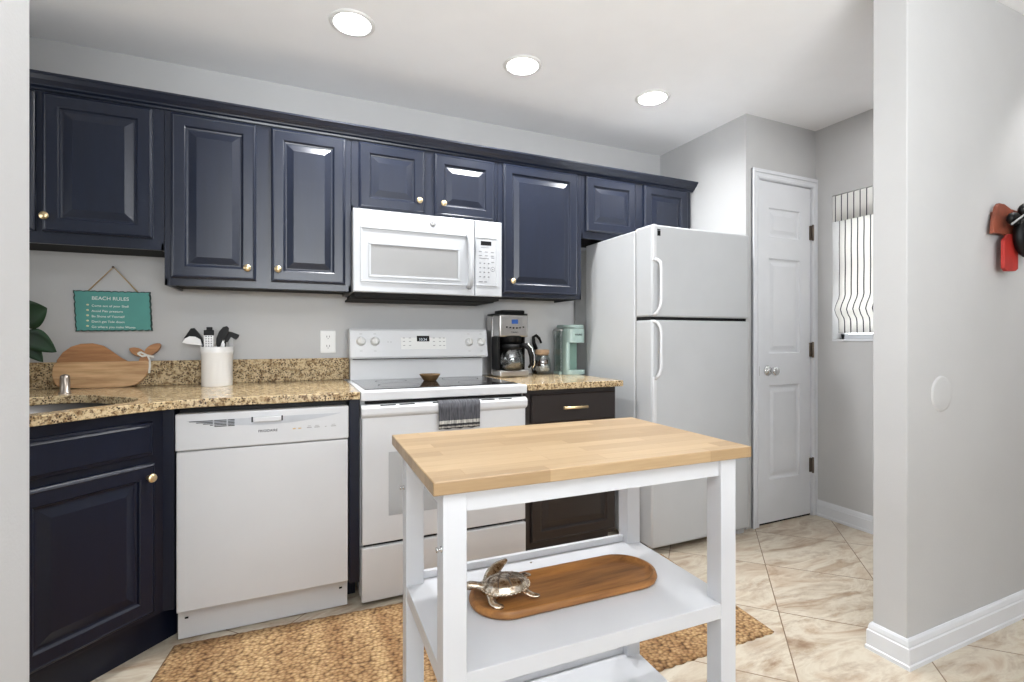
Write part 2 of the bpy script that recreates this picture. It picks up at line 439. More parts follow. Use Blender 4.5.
# ------------------------------------------------------------------ the room
YB, XC, ZC, XL, XR = 2.865, 2.467, 2.477, -1.64, 3.09     # back wall, pantry side, ceiling, left wall, window wall
YD = 2.115                                                # pantry door wall
PY0, PY1, PX = 1.002, 1.112, 1.942                                    # the wall between kitchen and living room
struct('floor', MB().box(-3.6, 5.4, -3.6, 3.0, -.08, 0), 'tile')
cb = MB()
LX = [.232, 1.032, 1.832]; LY = 2.19; LR = .078
# ceiling slab with three round openings for the recessed lamps
def ceiling():
    bm = cb.bm
    outer = [cb.v(p) for p in ((-3.6, -3.6, ZC), (5.4, -3.6, ZC), (5.4, 3.0, ZC), (-3.6, 3.0, ZC))]
    es = [bm.edges.new((outer[i], outer[(i + 1) % 4])) for i in range(4)]
    for (x, y) in [(x, LY) for x in LX]:
        vs = [cb.v((x + LR * math.cos(2 * PI * k / 32), y + LR * math.sin(2 * PI * k / 32), ZC)) for k in range(32)]
        es += [bm.edges.new((vs[i], vs[(i + 1) % 32])) for i in range(32)]
    bmesh.ops.triangle_fill(bm, use_beauty=True, edges=es, normal=(0, 0, -1))
    # drop any triangle lying inside an opening
    dead = [f for f in bm.faces if any((f.calc_center_median().xy - Vector((x, LY))).length < LR * .9 for x in LX)]
    if dead: bmesh.ops.delete(bm, geom=dead, context='FACES_ONLY')
    r = bmesh.ops.extrude_face_region(bm, geom=list(bm.faces))
    bmesh.ops.translate(bm, vec=(0, 0, .14), verts=[g for g in r['geom'] if isinstance(g, bmesh.types.BMVert)])
ceiling()
struct('ceiling', cb, 'ceil')
struct('wall_back', MB().box(XL - .1, XC + .1, YB, YB + .1, 0, ZC), 'wall')
struct('wall_left', MB().box(XL - .1, XL, PY1, YB, 0, ZC), 'wall')
struct('wall_pantry_side', MB().box(XC, XC + .05, YD, YB, 0, ZC), 'wall')
DX0, DX1, DZ = 2.573, 3.047, 2.098
struct('wall_pantry_front', MB().box(XC + .05, DX0 - .012, YD, YD + .09, 0, ZC).box(DX1 + .012, XR, YD, YD + .09, 0, ZC)
       .box(DX0 - .012, DX1 + .012, YD, YD + .09, DZ + .012, ZC), 'wall')
WY0, WY1, WZ0, WZ1 = 1.30, 2.005, 1.12, 2.03                # window opening
struct('wall_right', MB().box(XR, XR + .14, PY1, WY0, 0, ZC).box(XR, XR + .14, WY1, YB, 0, ZC)
       .box(XR, XR + .14, WY0, WY1, 0, WZ0).box(XR, XR + .14, WY0, WY1, WZ1, ZC), 'wall')
struct('wall_front_right', MB().box(PX, 5.4, PY0, PY1, 0, ZC, .003), 'wall')
struct('wall_front_left', MB().box(-3.6, -.430, PY0, 1.159, 0, ZC, .003), 'wall')
struct('wall_living_left', MB().box(-3.7, -3.6, -3.6, PY1, 0, ZC), 'wall')
struct('wall_living_right', MB().box(5.4, 5.5, -3.6, PY1, 0, ZC), 'wall')
struct('wall_living_rear', MB().box(-3.7, 5.5, -3.7, -3.6, 0, ZC), 'wall')

# baseboards, one moulded profile run along each wall foot
def base_profile(t=.016, h=.1):
    return [(0, 0), (t, 0), (t, h * .14), (t * .8, h * .17), (t * .8, h * .70), (t * .62, h * .74), (t * .62, h * .80), (t * .45, h * .93), (t * .2, h), (0, h)]
def sweep(path, prof, name, mat='trim'):
    """profile (out, z) carried along a floor path; 'out' is to the right of travel"""
    mb = MB(); P = [Vector(p) for p in path]; rings = []
    for i, p in enumerate(P):
        d0 = (P[i] - P[i - 1]).normalized() if i else (P[1] - P[0]).normalized()
        d1 = (P[i + 1] - P[i]).normalized() if i < len(P) - 1 else d0
        n0 = Vector((d0.y, -d0.x)); n1 = Vector((d1.y, -d1.x)); n = (n0 + n1) / 2; n = n / n.length_squared if n.length > 1e-6 else n0
        rings.append([mb.v((p.x + n.x * o, p.y + n.y * o, z)) for (o, z) in prof])
    for A, B in zip(rings, rings[1:]):
        for k in range(len(prof)): mb.f([A[k], A[(k + 1) % len(prof)], B[(k + 1) % len(prof)], B[k]])
    mb.f(rings[0][::-1]); mb.f(rings[-1])
    return struct(name, mb, mat)
sweep([(2.4, PY1), (PX, PY1), (PX, PY0), (5.4, PY0)], base_profile(.018, .1), 'baseboard_front') 
sweep([(XR, 2.098), (XR, PY1 + .0)], base_profile(.016, .102), 'baseboard_right')

# pantry door
d = struct('door_1', loc=(DX0, YD, 0))
mb = MB()
fy = YD + .004
px0, px1 = 2.666, 2.945
# slab with three sunk-and-raised panels: flat stiles and rails around each
zs = [(.27, .85), (1.045, 1.63), (1.762, 1.94)]
mb.box(DX0, px0, fy, fy + .035, .012, DZ).box(px1, DX1, fy, fy + .035, .012, DZ)
prev = .012
for z0, z1 in zs + [(DZ, DZ)]:
    mb.box(px0, px1, fy, fy + .035, prev, z0); prev = z1
for z0, z1 in zs:
    mb.rings(px0, px1, z0, z1, [(0, fy), (.006, fy + .009), (.016, fy + .011), (.024, fy + .0105), (.045, fy + .004)], close_back=False)
obj('door_leaf', mb, 'trim', d)
mb = MB()
cw = .056
# left leg, right leg and head of the casing, stepped like a moulded casing
for (o0, o1, y0) in ((0, cw, YD - .011), (cw * .62, cw, YD - .018), (cw * .1, cw * .3, YD - .014)):
    a, b, c = DX0 - .006, DX1 + .003, DZ + .005
    bR = min(b + o1, XR - .001)
    mb.box(a - o1, a - o0, y0, YD + .0, 0, c + o0); mb.box(min(b + o0, XR - .004), bR, y0, YD, 0, c + o0)
    mb.box(a - o1, bR, y0, YD, c + o0, c + o1)
obj('door_casing', mb, 'trim', d, bevel=.002)
obj('door_jamb', MB().box(DX0 - .012, DX0 - .003, YD, YD + .09, 0, DZ + .012).box(DX1 + .003, DX1 + .012, YD, YD + .09, 0, DZ + .012).box(DX0 - .012, DX1 + .012, YD, YD + .09, DZ + .003, DZ + .012), 'trim', d)
obj('door_foot_shade', MB().box(DX0 - .002, DX1 + .002, YD + .008, YD + .04, .0005, .0115), 'dark', d)  # dark strip put in for the shade of the gap under the door
for z in (1.815, 1.065, .325):
    hb = MB().box(DX1 - .012, DX1 + .014, YD - .004, YD + .006, z - .045, z + .045).tube([(DX1 + .002, YD - .012, z - .05), (DX1 + .002, YD - .012, z + .05)], .0065, 8)
    obj('hinge', hb, 'bronze', d)
kz = .94
k = MB().lathe([(.0, 0), (.031, 0), (.033, -.004), (.027, -.012), (.014, -.015), (.011, -.03), (.014, -.036), (.024, -.044), (.0275, -.054), (.026, -.064), (.018, -.07), (.0, -.072)], (2.652, fy, kz), 'y', 24, cap=False)
obj('door_knob', k, 'chrome', d)
obj('latch_plate', MB().box(DX0 - .001, DX0 + .007, YD - .001, YD + .03, kz - .028, kz + .028), 'bronze', d)

# window
wn = struct('window_1', loc=(XR, (WY0 + WY1) / 2, WZ0))
fx = XR + .085
obj('window_frame', MB().box(fx, fx + .04, WY0, WY0 + .03, WZ0, WZ1).box(fx, fx + .04, WY1 - .022, WY1, WZ0, WZ1).box(fx, fx + .04, WY0, WY1, WZ0, WZ0 + .045).box(fx, fx + .04, WY0, WY1, WZ1 - .03, WZ1).box(fx + .005, fx + .035, WY0, WY1, 1.56, 1.59), 'trim', wn, bevel=.002)
obj('window_pane', MB().box(fx + .018, fx + .022, WY0 + .028, WY1 - .02, WZ0 + .04, WZ1 - .028), 'pane', wn)
obj('window_sill', MB().box(XR - .004, fx, WY0 + .001, WY1 - .001, WZ0 - .0, WZ0 + .012, .002), 'trim', wn)
# roman shade
sh = thing('roman_shade', 'cream roman shade with thin dark vertical stripes in the window recess', 'window shade', (XR, 1.65, WZ1))
sy0, sy1 = WY0 + .01, 1.982
mb = MB()
def cloth(mb, prof, y0, y1, t=.0015, n=40):
    P = [[mb.v((x, y0 + (y1 - y0) * k / n, z)) for k in range(n + 1)] for (x, z) in prof]
    for A, B in zip(P, P[1:]):
        for k in range(n): mb.f([A[k], A[k + 1], B[k + 1], B[k]], True)
prof = [(XR + .03, 1.87)]
for i in range(1, 15): prof.append((XR + .03 + .0012 * math.sin(i * .9), 1.87 - i * .033))
prof += [(XR + .022, 1.385), (XR - .004, 1.345), (XR - .016, 1.315), (XR - .002, 1.285), (XR + .018, 1.262), (XR + .024, 1.24), (XR + .026, 1.17)]
cloth(mb, prof, sy0, sy1)
obj('shade_cloth', mb, 'shade', sh, solid=.0016)
mb = MB(); cloth(mb, [(XR + .028, 2.022), (XR - .002, 2.022), (XR - .006, 2.018), (XR - .006, 1.95), (XR - .006, 1.862)], WY0 + .004, 2.0)
obj('valance', mb, 'valance', sh, solid=.003)
obj('head_rail', MB().box(XR + .012, XR + .028, WY0 + .006, 1.998, 1.985, 2.018), 'plastic', sh)

# ------------------------------------------------------------------ recessed ceiling lamps
def downlight(x, y, label, power, spot=False, group='recessed lamps in the kitchen ceiling'):
    t = thing('recessed_ceiling_light', label, 'ceiling light', (x, y, ZC), 0, group)
    obj('trim_ring', MB().lathe([(.074, .012), (.072, 0), (.076, -.005), (.086, -.0065), (.093, -.003), (.095, 0), (.095, .0), (.08, .002)], (x, y, ZC), 'z', 40, cap=False), 'plastic', t)
    obj('reflector', MB().lathe([(.075, .004), (.073, .02), (.062, .075), (.060, .085)], (x, y, ZC), 'z', 32, cap=False), 'plastic', t)
    obj('lens', MB().lathe([(.0, .05), (.067, .05), (.067, .045), (.045, .038), (0, .035)], (x, y, ZC), 'z', 32, cap=False), 'lens', t)
    l = bpy.data.lights.new('downlight_lamp', 'AREA'); l.shape = 'DISK'; l.size = .13; l.energy = power; l.color = (.97, .985, 1); l.spread = R(165)
    o = bpy.data.objects.new('downlight_lamp', l); COL.objects.link(o); o.parent = t; o.location = (0, 0, .028)
    return t
downlight(LX[0], LY, 'lit round recessed ceiling light above the dishwasher end of the cabinets', 18)
downlight(LX[1], LY, 'lit round recessed ceiling light in the middle, above the stove', 17)
downlight(LX[2], LY, 'lit round recessed ceiling light nearest the fridge and pantry corner', 14)

# ------------------------------------------------------------------ cabinets
DOORP = [(0, 0), (0, -.013), (.003, -.0165), (.009, -.020), (.013, -.0185), (.050, -.0185), (.0535, -.016), (.0565, -.010), (.062, -.0085), (.066, -.0085), (.095, -.0175), (.098, -.0175)]
def door_prof(y, w):
    k = min(1, w / .3); return [(i * k, y + d) for i, d in DOORP]
def cab_door(parent, x0, x1, z0, z1, y, mat, T=None, knob=None, name='door', small=1.0, label=None):
    mb = MB(T); mb.rings(x0, x1, z0, z1, [(i * small, y + d) for i, d in DOORP])
    o = obj(name, mb, mat, parent)
    if label: o['label'] = label
    if knob:
        kx, kz = knob
        kb = MB(T).lathe([(0, 0), (.008, 0), (.006, -.006), (.006, -.014), (.014, -.017), (.0158, -.022), (.014, -.026), (0, -.027)], (kx, y - .0185, kz), 'y', 20, cap=False)
        obj('knob', kb, 'gold', o)
    return o
YF = 2.545     # face frame plane of the wall cabinets
def upper(label, x0, x1, z0, doors, group='navy wall cabinets'):
    t = thing('wall_cabinet', label, 'cabinet', ((x0 + x1) / 2, YB, z0), 0, group)
    mb = MB()
    mb.box(x0, x1, YF + .002, YB - .001, z0 + .022, 2.15)
    mb.box(x0, x1, YF, YF + .02, z0, 2.15)                      # face frame
    mb.box(x0, x0 + .012, YF, YB - .001, z0, z0 + .03).box(x1 - .012, x1, YF, YB - .001, z0, z0 + .03)
    # fluted centre edges of the frame, as the photo shows between doors
    obj('cabinet_body', mb, 'navy', t, bevel=.0015)
    obj('underside_shade', MB().box(x0 + .012, x1 - .012, YF + .021, YB - .002, z0 + .012, z0 + .0215), 'dark', t)  # near-black colour stands in for the shade beneath the cabinet
    for (a, b, za, zb, kx, kz) in doors:
        cab_door(t, a, b, za, zb, YF, 'navy', knob=(kx, kz) if kx is not None else None)
    return t
upper('short navy wall cabinet over the sink corner, its underside higher than the next one', -1.30, -.504, 1.517,
      [(-.904, -.543, 1.563, 2.112, -.889, 1.62), (-1.29, -.925, 1.563, 2.112, None, None)])
upper('tall navy wall cabinet with two doors left of the microwave', -.503, .263, 1.368, [(-.478, -.152, 1.400, 2.112, -.186, 1.455), (-.09, .236, 1.400, 2.112, -.061, 1.457)])
upper('low navy wall cabinet with two small doors directly above the microwave', .264, 1.046, 1.768, [(.299, .629, 1.786, 2.112, .598, 1.848), (.682, 1.021, 1.786, 2.112, .726, 1.847)])
upper('tall navy wall cabinet with one wide door above the coffee makers', 1.047, 1.589, 1.372, [(1.075, 1.556, 1.392, 2.116, 1.124, 1.458)])
upper('low navy wall cabinet with two small doors above the fridge', 1.590, 2.447, 1.742, [(1.618, 1.985, 1.785, 2.116, 1.972, 1.80), (2.052, 2.410, 1.785, 2.118, 2.075, 1.80)])
cp = [(YF + .01, 2.122), (YF - .008, 2.122), (YF - .010, 2.129), (YF - .022, 2.134), (YF - .024, 2.139), (YF - .040, 2.152), (YF - .050, 2.166), (YF - .054, 2.169), (YF - .054, 2.177), (YF + .01, 2.177)]
cr = MB().prism(cp, -1.30, 2.4655, 'x')
tag(obj('crown_molding', cr, 'navy'), 'long navy crown molding running along the tops of all the wall cabinets', 'molding')

# ---- base cabinets
TD = Matrix.Rotation(R(45), 4, 'Z')       # diagonal frame: local x runs along the sink front (s), local y is depth (t)
cab = thing('sink_base_cabinet', 'navy corner sink cabinet set on the diagonal beside the dishwasher', 'cabinet', (-.7, 1.9, 0))
q = math.sqrt(.5)
tF, tToe = 2.600 * q, 2.675 * q
s0, s1 = .424, 1.2263
zt, zk = .882, .14
mb = MB()
mb_t = MB(TD); mb_t.box(s0, s1, tF, tF + .02, zk, zt)
# stile turning to meet the dishwasher and the plain run on the left wall
mb = MB(TD); mb.box(s0, s1, tF, tF + .02, zk, zt)
for v in list(mb.bm.verts): pass
mb.T = Matrix(); mb.box(-.4335, -.398, 2.1665, 2.186, zk, zt); mb.box(-.412, -.398, 2.18, YB - .03, zk, zt)
mb.box(-1.02, -1.0, 1.18, 1.6, zk, zt); mb.box(XL + .01, -1.0, 1.18, 1.2, 0, zt)
mb.prism([(-.412, 2.19), (-1.0, 1.605), (-1.0, 1.2), (XL + .01, 1.2), (XL + .01, YB - .03), (-.412, YB - .03)], zk, zk + .015)
obj('cabinet_body', mb, 'navy_shaded', cab, bevel=.001)
mb = MB(TD); mb.box(s0 - .02, 1.312, tToe, tToe + .015, 0, zk)
mb.T = Matrix(); mb.box(-1.075, -1.06, 1.2, 1.66, 0, zk)
mb.box(-.42, -.402, 2.268, 2.80, 0, zk)
obj('toe_kick', mb, 'navy_shaded', cab)
cab_door(cab, .79, 1.188, .160, .695, tF, 'navy_shaded', TD, (1.163, .648))
cab_door(cab, .44, .782, .165, .695, tF, 'navy_shaded', TD, None)
mb = MB(TD); mb.rings(.44, 1.184, .722, .842, [(0, tF), (0, tF - .010), (.004, tF - .0135), (.010, tF - .0145), (.016, tF - .019), (.018, tF - .019)])
obj('false_drawer_front', mb, 'navy_shaded', cab)

fil = MB().box(.218, .258, 2.170, 2.80, .11, .882).box(.220, .256, 2.30, 2.80, 0, .11)
tag(obj('filler_panel', fil, 'navy_shaded', bevel=.001), 'narrow navy filler strip between dishwasher and stove', 'panel')

# right base cabinet (nearly black)
rc = thing('base_cabinet', 'nearly black base cabinet with gold drawer pull between stove and fridge', 'cabinet', (1.3, YB, 0))
X0, X1, YR = 1.048, 1.588, 2.20
obj('cabinet_body', MB().box(X0, X1, YR, YB - .005, .1, .883), 'espresso', rc, bevel=.001)
obj('toe_kick', MB().box(X0 + .005, X1 - .005, YR + .06, YR + .08, 0, .1), 'espresso', rc)
mb = MB().rings(X0 + .03, X1 - .012, .715, .858, [(0, YR), (0, YR - .012), (.006, YR - .018), (.01, YR - .018)])
dr = obj('drawer', mb, 'espresso', rc)
pz, pxm = .787, 1.317
mb = MB().tube([(pxm - .070, YR - .044, pz), (pxm + .070, YR - .044, pz)], .0075, 10)
for s in (-1, 1): mb.tube([(pxm + s * .048, YR - .018, pz), (pxm + s * .048, YR - .044, pz)], .005, 8)
for s in (-1, -.45, .45, 1): mb.ball((pxm + s * .066, YR - .044, pz), .005, .0078, .0078, 10)
obj('drawer_pull', mb, 'gold', dr)
cab_door(rc, X0 + .03, X1 - .012, .125, .69, YR, 'espresso')

# ---- countertops
def slab_with_hole(outline, hole, z0, z1):
    mb = MB(); bm = mb.bm
    def loop(pts):
        vs = [mb.v((x, y, z1)) for x, y in pts]; return [bm.edges.new((vs[i], vs[(i + 1) % len(vs)])) for i in range(len(vs))]
    es = loop(outline) + (loop(hole) if hole else [])
    bmesh.ops.triangle_fill(bm, use_beauty=True, edges=es, normal=(0, 0, 1))
    if hole:
        cx = sum(p[0] for p in hole) / len(hole); cy = sum(p[1] for p in hole) / len(hole)
        def inside(p):
            c = False; n = len(hole)
            for i in range(n):
                a, b = hole[i], hole[(i + 1) % n]
                if (a[1] > p.y) != (b[1] > p.y) and p.x < (b[0] - a[0]) * (p.y - a[1]) / (b[1] - a[1]) + a[0]: c = not c
            return c
        dead = [f for f in bm.faces if inside(f.calc_center_median())]
        if dead: bmesh.ops.delete(bm, geom=dead, context='FACES_ONLY')
    r = bmesh.ops.extrude_face_region(bm, geom=list(bm.faces))
    bmesh.ops.translate(bm, vec=(0, 0, z0 - z1), verts=[g for g in r['geom'] if isinstance(g, bmesh.types.BMVert)])
    return mb
CT, CB = .914, .883
cE = 2.553; yE = 2.142
# front edge: straight, then a soft curve into the diagonal
xj = yE - cE
curve = []
for k in range(9):
    t = k / 8; a = Vector((xj + .16, yE)); b = Vector((xj, yE)); c = Vector((xj - .113, yE - .113))
    p = a * (1 - t) ** 2 + b * 2 * t * (1 - t) + c * t * t; curve.append((p.x, p.y))
outline = [(.258, yE)] + curve + [(-.975, cE - .975), (-.975, 1.18), (XL + .002, 1.18), (XL + .002, YB - .001), (.258, YB - .001)]
def dia(pts): return [((s - t) * q, (s + t) * q) for s, t in pts]
hole_st = rrect(.40, 1.225, 1.868, 2.37, .15, 8)
hole = dia(hole_st)
tag(obj('granite_countertop', slab_with_hole(outline, hole, CB, CT), 'granite', bevel=.003), 'speckled tan granite countertop with sink cutout, above the dishwasher', 'countertop')
tag(obj('granite_countertop', MB().box(1.046, 1.612, 2.16, YB - .001, CB, CT), 'granite', bevel=.003), 'short speckled granite countertop under the coffee makers', 'countertop')
tag(obj('backsplash', MB().box(XL + .002, .284, YB - .021, YB - .001, CT + .0005, 1.031), 'granite_wall', bevel=.0015), 'low speckled granite backsplash strip along the wall behind the whale board', 'backsplash')
# sink
snk = thing('kitchen_sink', 'stainless undermount sink with rounded corners in the granite corner counter', 'sink', (-.9, 2.2, .70))
mb = MB()
loops = []
for (ins, z) in ((-.012, CB - .001), (0.002, CB - .001), (.004, .74), (.03, .705), (.12, .70)):
    st = rrect(.40 + ins, 1.225 - ins, 1.868 + ins, 2.37 - ins, max(.03, .15 - ins), 8)
    loops.append([mb.v((x, y, z)) for x, y in dia(st)])
for A, B in zip(loops, loops[1:]):
    for k in range(len(A)): mb.f([A[k], A[(k + 1) % len(A)], B[(k + 1) % len(A)], B[k]], True)
mb.f(loops[-1])
obj('basin', mb, 'interior', snk)
dc = dia([(.81, 2.1)])[0]
obj('drain', MB().lathe([(0, .004), (.03, .004), (.042, .002), (.045, .0005)], (dc[0], dc[1], .70), 'z', 24, cap=False), 'chrome', snk)
ag = onz(65, 393.5, CT)
mb = MB().lathe([(.021, 0), (.021, .005), (.0165, .008), (.0165, .062), (.0145, .072), (.008, .077), (0, .078)], (ag.x, ag.y, CT), 'z', 24, cap=False)
tag(obj('air_gap_cap', mb, 'nickel'), 'small metal air gap cap standing behind the sink on the granite counter', 'air gap')

# ------------------------------------------------------------------ dishwasher
dw = thing('dishwasher', 'white built-in dishwasher under the granite counter', 'dishwasher', (-.09, 2.2, 0))
a, b, yf = -.394, .214, 2.162
obj('tub_housing', MB().box(a + .004, b - .004, yf + .053, 2.78, .1, .872), 'black', dw)
obj('door_panel', MB().box(a + .002, b - .002, yf, yf + .045, .122, .718, .006), 'white', dw)
mb = MB().box(a, b, yf - .008, yf + .045, .722, .858, .006)
pnl = obj('control_panel', mb, 'white', dw)
# scooped grip: a long shallow lens shape with vent slots at its left
zc = .828
lens = []
for k in range(25):
    t = k / 24; lens.append((a + .035 + t * .545, zc + .004))
for k in range(25):
    t = 1 - k / 24; lens.append((a + .035 + t * .545, zc + .004 - .030 * math.sin(PI * t) ** .8))
mb = MB().prism(lens, yf - .0095, yf - .002, 'y')
obj('grip_recess', mb, 'recess', dw)
mb = MB().box(a + .254, a + .354, yf - .022, yf - .006, zc - .014, zc + .006, .004)
obj('door_latch', mb, 'white', dw)
obj('latch_gap', MB().box(a + .249, a + .254, yf - .0105, yf - .006, zc - .014, zc + .006), 'dark', dw)
obj('latch_gap', MB().box(a + .354, a + .359, yf - .0105, yf - .006, zc - .014, zc + .006), 'dark', dw)
mb = MB()
for i in range(5):
    z = zc + .001 - i * .0056; x0 = a + .045 + i * .022
    for (u0, u1) in ((x0, a + .12), (a + .125, a + .165), (a + .17, a + .192)):
        if u1 > u0 + .008: mb.box(max(u0, 0 + u0), u1, yf - .0112, yf - .009, z - .0012, z + .0010)
obj('vent_slots', mb, 'dark', dw)
obj('control_label', MB().box(a + .252, b - .028, yf - .0086, yf - .0075, .752, .800), 'white', dw)
text('lettering', 'FRIGIDAIRE', .0135, Matrix.Translation((a + .272, yf - .009, .773)) @ FACE, 'print', pnl)
mb = MB()
for u in (.395, .415): mb.box(a + u, a + u + .011, yf - .0095, yf - .008, .776, .780)
obj('amber_marks', mb, 'orange', dw)
mb = MB()
for u, wd in ((.447, .018), (.475, .02), (.515, .006), (.538, .02)):
    mb.box(a + u, a + u + wd, yf - .0095, yf - .008, .777, .7805); 
    if wd > .01: mb.box(a + u + .003, a + u + wd - .003, yf - .0095, yf - .008, .784, .786)
obj('button_marks', mb, 'lgray', dw)
mb = MB().box(a, b, yf + .044, yf + .0525, 0.004, .118)
kp = obj('kick_plate', mb, 'white', dw, bevel=.002)
obj('screw_slot', MB().box(a + .022, a + .034, yf + .0425, yf + .0445, .078, .085), 'dark', kp)
mb = MB().box(b - .034, b - .022, yf + .0425, yf + .0445, .078, .085)
obj('screw_slot', mb, 'dark', kp)

# ------------------------------------------------------------------ range
rg = thing('electric_range', 'white freestanding electric range with black glass cooktop', 'stove', (.65, 2.5, 0))
a, b, yf = .264, 1.036, 2.155
obj('oven_body', MB().box(a, b, yf + .045, 2.80, .03, .873), 'white', rg, bevel=.002)
obj('cooktop_frame', MB().box(a - .002, b + .002, yf - .005, 2.80, .873, .9145, .006), 'white', rg)
obj('cooktop_glass', MB().box(a + .022, b - .022, yf + .055, 2.715, .9146, .9185, .001), 'cooktop', rg)
for (x, y, r) in ((a + .2, yf + .2, .095), (b - .2, yf + .2, .075), (a + .2, yf + .42, .075), (b - .2, yf + .42, .095)):
    obj('burner_mark', MB().lathe([(r, .9186), (r + .002, .9188), (r + .004, .9186)], (x, y, 0), 'z', 40, cap=False), 'print', rg)
# backguard: recessed lower panel, tilted control box above it
obj('backguard_panel', MB().prism([(2.755, .912), (2.80, .912), (2.80, 1.04), (2.755, 1.04)], a + .018, b - .004, 'x'), 'white', rg)
cpz0, cpz1 = 1.029, 1.190
mb = MB().prism([(2.722, cpz0), (2.716, cpz0 + .01), (2.742, cpz1 - .012), (2.75, cpz1), (2.835, cpz1), (2.835, cpz0)], a + .012, b + .019, 'x', bevel=.006)
cpn = obj('control_panel', mb, 'white', rg)
obj('shadow_gap', MB().box(a + .03, b - .02, 2.722, 2.756, cpz0 - .004, cpz0 - .0005), 'dark', rg)
tilt = math.atan2(.026, .132)
def on_panel(u, v):   # u across from the left end, v up the sloping face
    return Vector((a + u, 2.716 + .026 * v / .132, cpz0 + .01 + v))
TP = Matrix.Rotation(-tilt, 4, 'X')
def knob_at(px, py, r=.022):
    p = ony(px, py, 2.728); v = p.z - cpz0 - .01; c = on_panel(p.x - a, v)
    T = Matrix.Translation(c) @ TP
    mb = MB(T).lathe([(0, .004), (r * 1.12, .004), (r * 1.12, -.004), (r * .95, -.008), (r * .86, -.022), (r * .7, -.025), (0, -.025)], (0, 0, 0), 'y', 28, cap=False)
    mb.box(-.0045, .0045, -.034, -.02, -r * .82, r * .82, .002)
    return obj('knob', mb, 'plastic', rg)
for px, py in ((361, 341.5), (375, 341.5), (469, 342), (481, 342)): knob_at(px, py)
def panel_box(x0p, y0p, x1p, y1p, mat, name, d=.002, parent=None):
    p0 = ony(x0p, y0p, 2.73); p1 = ony(x1p, y1p, 2.73)
    z0, z1 = p1.z, p0.z; c = on_panel((p0.x + p1.x) / 2 - a, (z0 + z1) / 2 - cpz0 - .01); w2, h2 = (p1.x - p0.x) / 2, (z1 - z0) / 2
    return obj(name, MB(Matrix.Translation(c) @ TP).box(-w2, w2, -d, .001, -h2, h2), mat, parent or cpn)
panel_box(401, 335, 446, 349, 'plastic', 'touch_panel', .001)
panel_box(417, 335.8, 429.5, 341.5, 'black', 'clock_display', .0018)
c0 = ony(423, 340.5, 2.73); cc = on_panel(c0.x - a, c0.z - cpz0 - .01)
text('digits', '10:34', .021, Matrix.Translation(cc + Vector((0, -.002, -.001))) @ TP @ FACE, 'ledtxt', cpn, align='CENTER')
mb = MB()
for px in (404, 410, 434, 440, 444):
    for py in (338, 341.5, 345.5):
        p = ony(px, py, 2.73); c = on_panel(p.x - a, p.z - cpz0 - .01); mb.T = Matrix.Translation(c) @ TP
        mb.box(-.006, .006, -.0018, 0, -.0022, .0022)
for px in (391, 388): 
    p = ony(px, 342, 2.73); c = on_panel(p.x - a, p.z - cpz0 - .01); mb.T = Matrix.Translation(c) @ TP; mb.box(-.002, .002, -.0018, 0, -.003, .003)
for px in (361, 375, 469, 481):
    for py in (334, 351):
        p = ony(px, py, 2.73); c = on_panel(p.x - a, p.z - cpz0 - .01); mb.T = Matrix.Translation(c) @ TP; mb.box(-.007, .007, -.0014, 0, -.0015, .0015)
obj('button_marks', mb, 'lgray', cpn)
# oven door
od = obj('oven_door', MB().box(a + .004, b - .004, yf + .002, yf + .045, .262, .852, .005), 'white', rg)
mb = MB().prism([(yf + .002, .857), (yf + .04, .857), (yf + .04, .80), (yf + .002, .80), (yf - .018, .812), (yf - .022, .82), (yf - .022, .842), (yf - .017, .849)], a - .001, b - .004, 'x', bevel=.002)
obj('handle', mb, 'white', od)
sl = MB()
for px in (388, 407, 440, 455, 488, 505):
    p = ony(px, 405, yf - .008)
    sl.T = Matrix.Translation((p.x, 0, 0)); sl.box(-.033, .033, yf - .013, yf + .004, .8505, .8545)
sl.T = Matrix(); sl.box(a + .02, b - .02, yf + .01, yf + .045, .8575, .872)
obj('vent_slots', sl, 'dark', od)
obj('window', MB().box(a + .115, b - .12, yf - .0005, yf + .004, .375, .648, .0008), 'ggray', od)
obj('drawer_gap', MB().box(a + .012, b - .012, yf + .02, yf + .045, .249, .262), 'dark', rg)
mb = MB().box(a + .002, b - .002, yf, yf + .045, .020, .250, .006)
dwr = obj('storage_drawer', mb, 'white', rg)
obj('foot', MB().box(a + .03, a + .07, yf + .06, yf + .1, 0, .032), 'black', rg)
obj('foot', MB().box(b - .07, b - .03, yf + .06, yf + .1, 0, .032), 'black', rg)

# towel on the oven handle
tw = MB()
p0 = ony(438.5, 402, yf - .028); p1 = ony(480, 402, yf - .028)
twx0, twx1 = p0.x, p1.x
n = 44
prof = [(yf + .0015 - .000, .775), (yf - .0005, .80 - .003)]
prof = [(yf - .027, .735), (yf - .028, .76), (yf - .028, .79), (yf - .028, .82), (yf - .0275, .848), (yf - .022, .8525), (yf - .010, .857), (yf + .001, .861)]
rows = []
for (y, z) in prof:
    row = []
    for k in range(n + 1):
        x = twx0 + (twx1 - twx0) * k / n; fl = max(0, (.848 - z) / .11)
        row.append(tw.v((x + .003 * fl * math.sin(k * .4), y - .0035 - .003 * math.sin(k * 1.15) * fl - .002 * fl, z + (.002 * math.sin(k * .5) if z < .74 else 0))))
    rows.append(row)
for A, B in zip(rows, rows[1:]):
    for k in range(n): tw.f([A[k], A[k + 1], B[k + 1], B[k]], True)
o = bpy.data.objects  # noqa
tws = thing('dish_towel', 'charcoal dish towel with cream end stripes hanging from the oven door', 'towel', ((twx0 + twx1) / 2, yf - .04, .8595))
obj('cloth', tw, 'towel', tws, solid=.003)

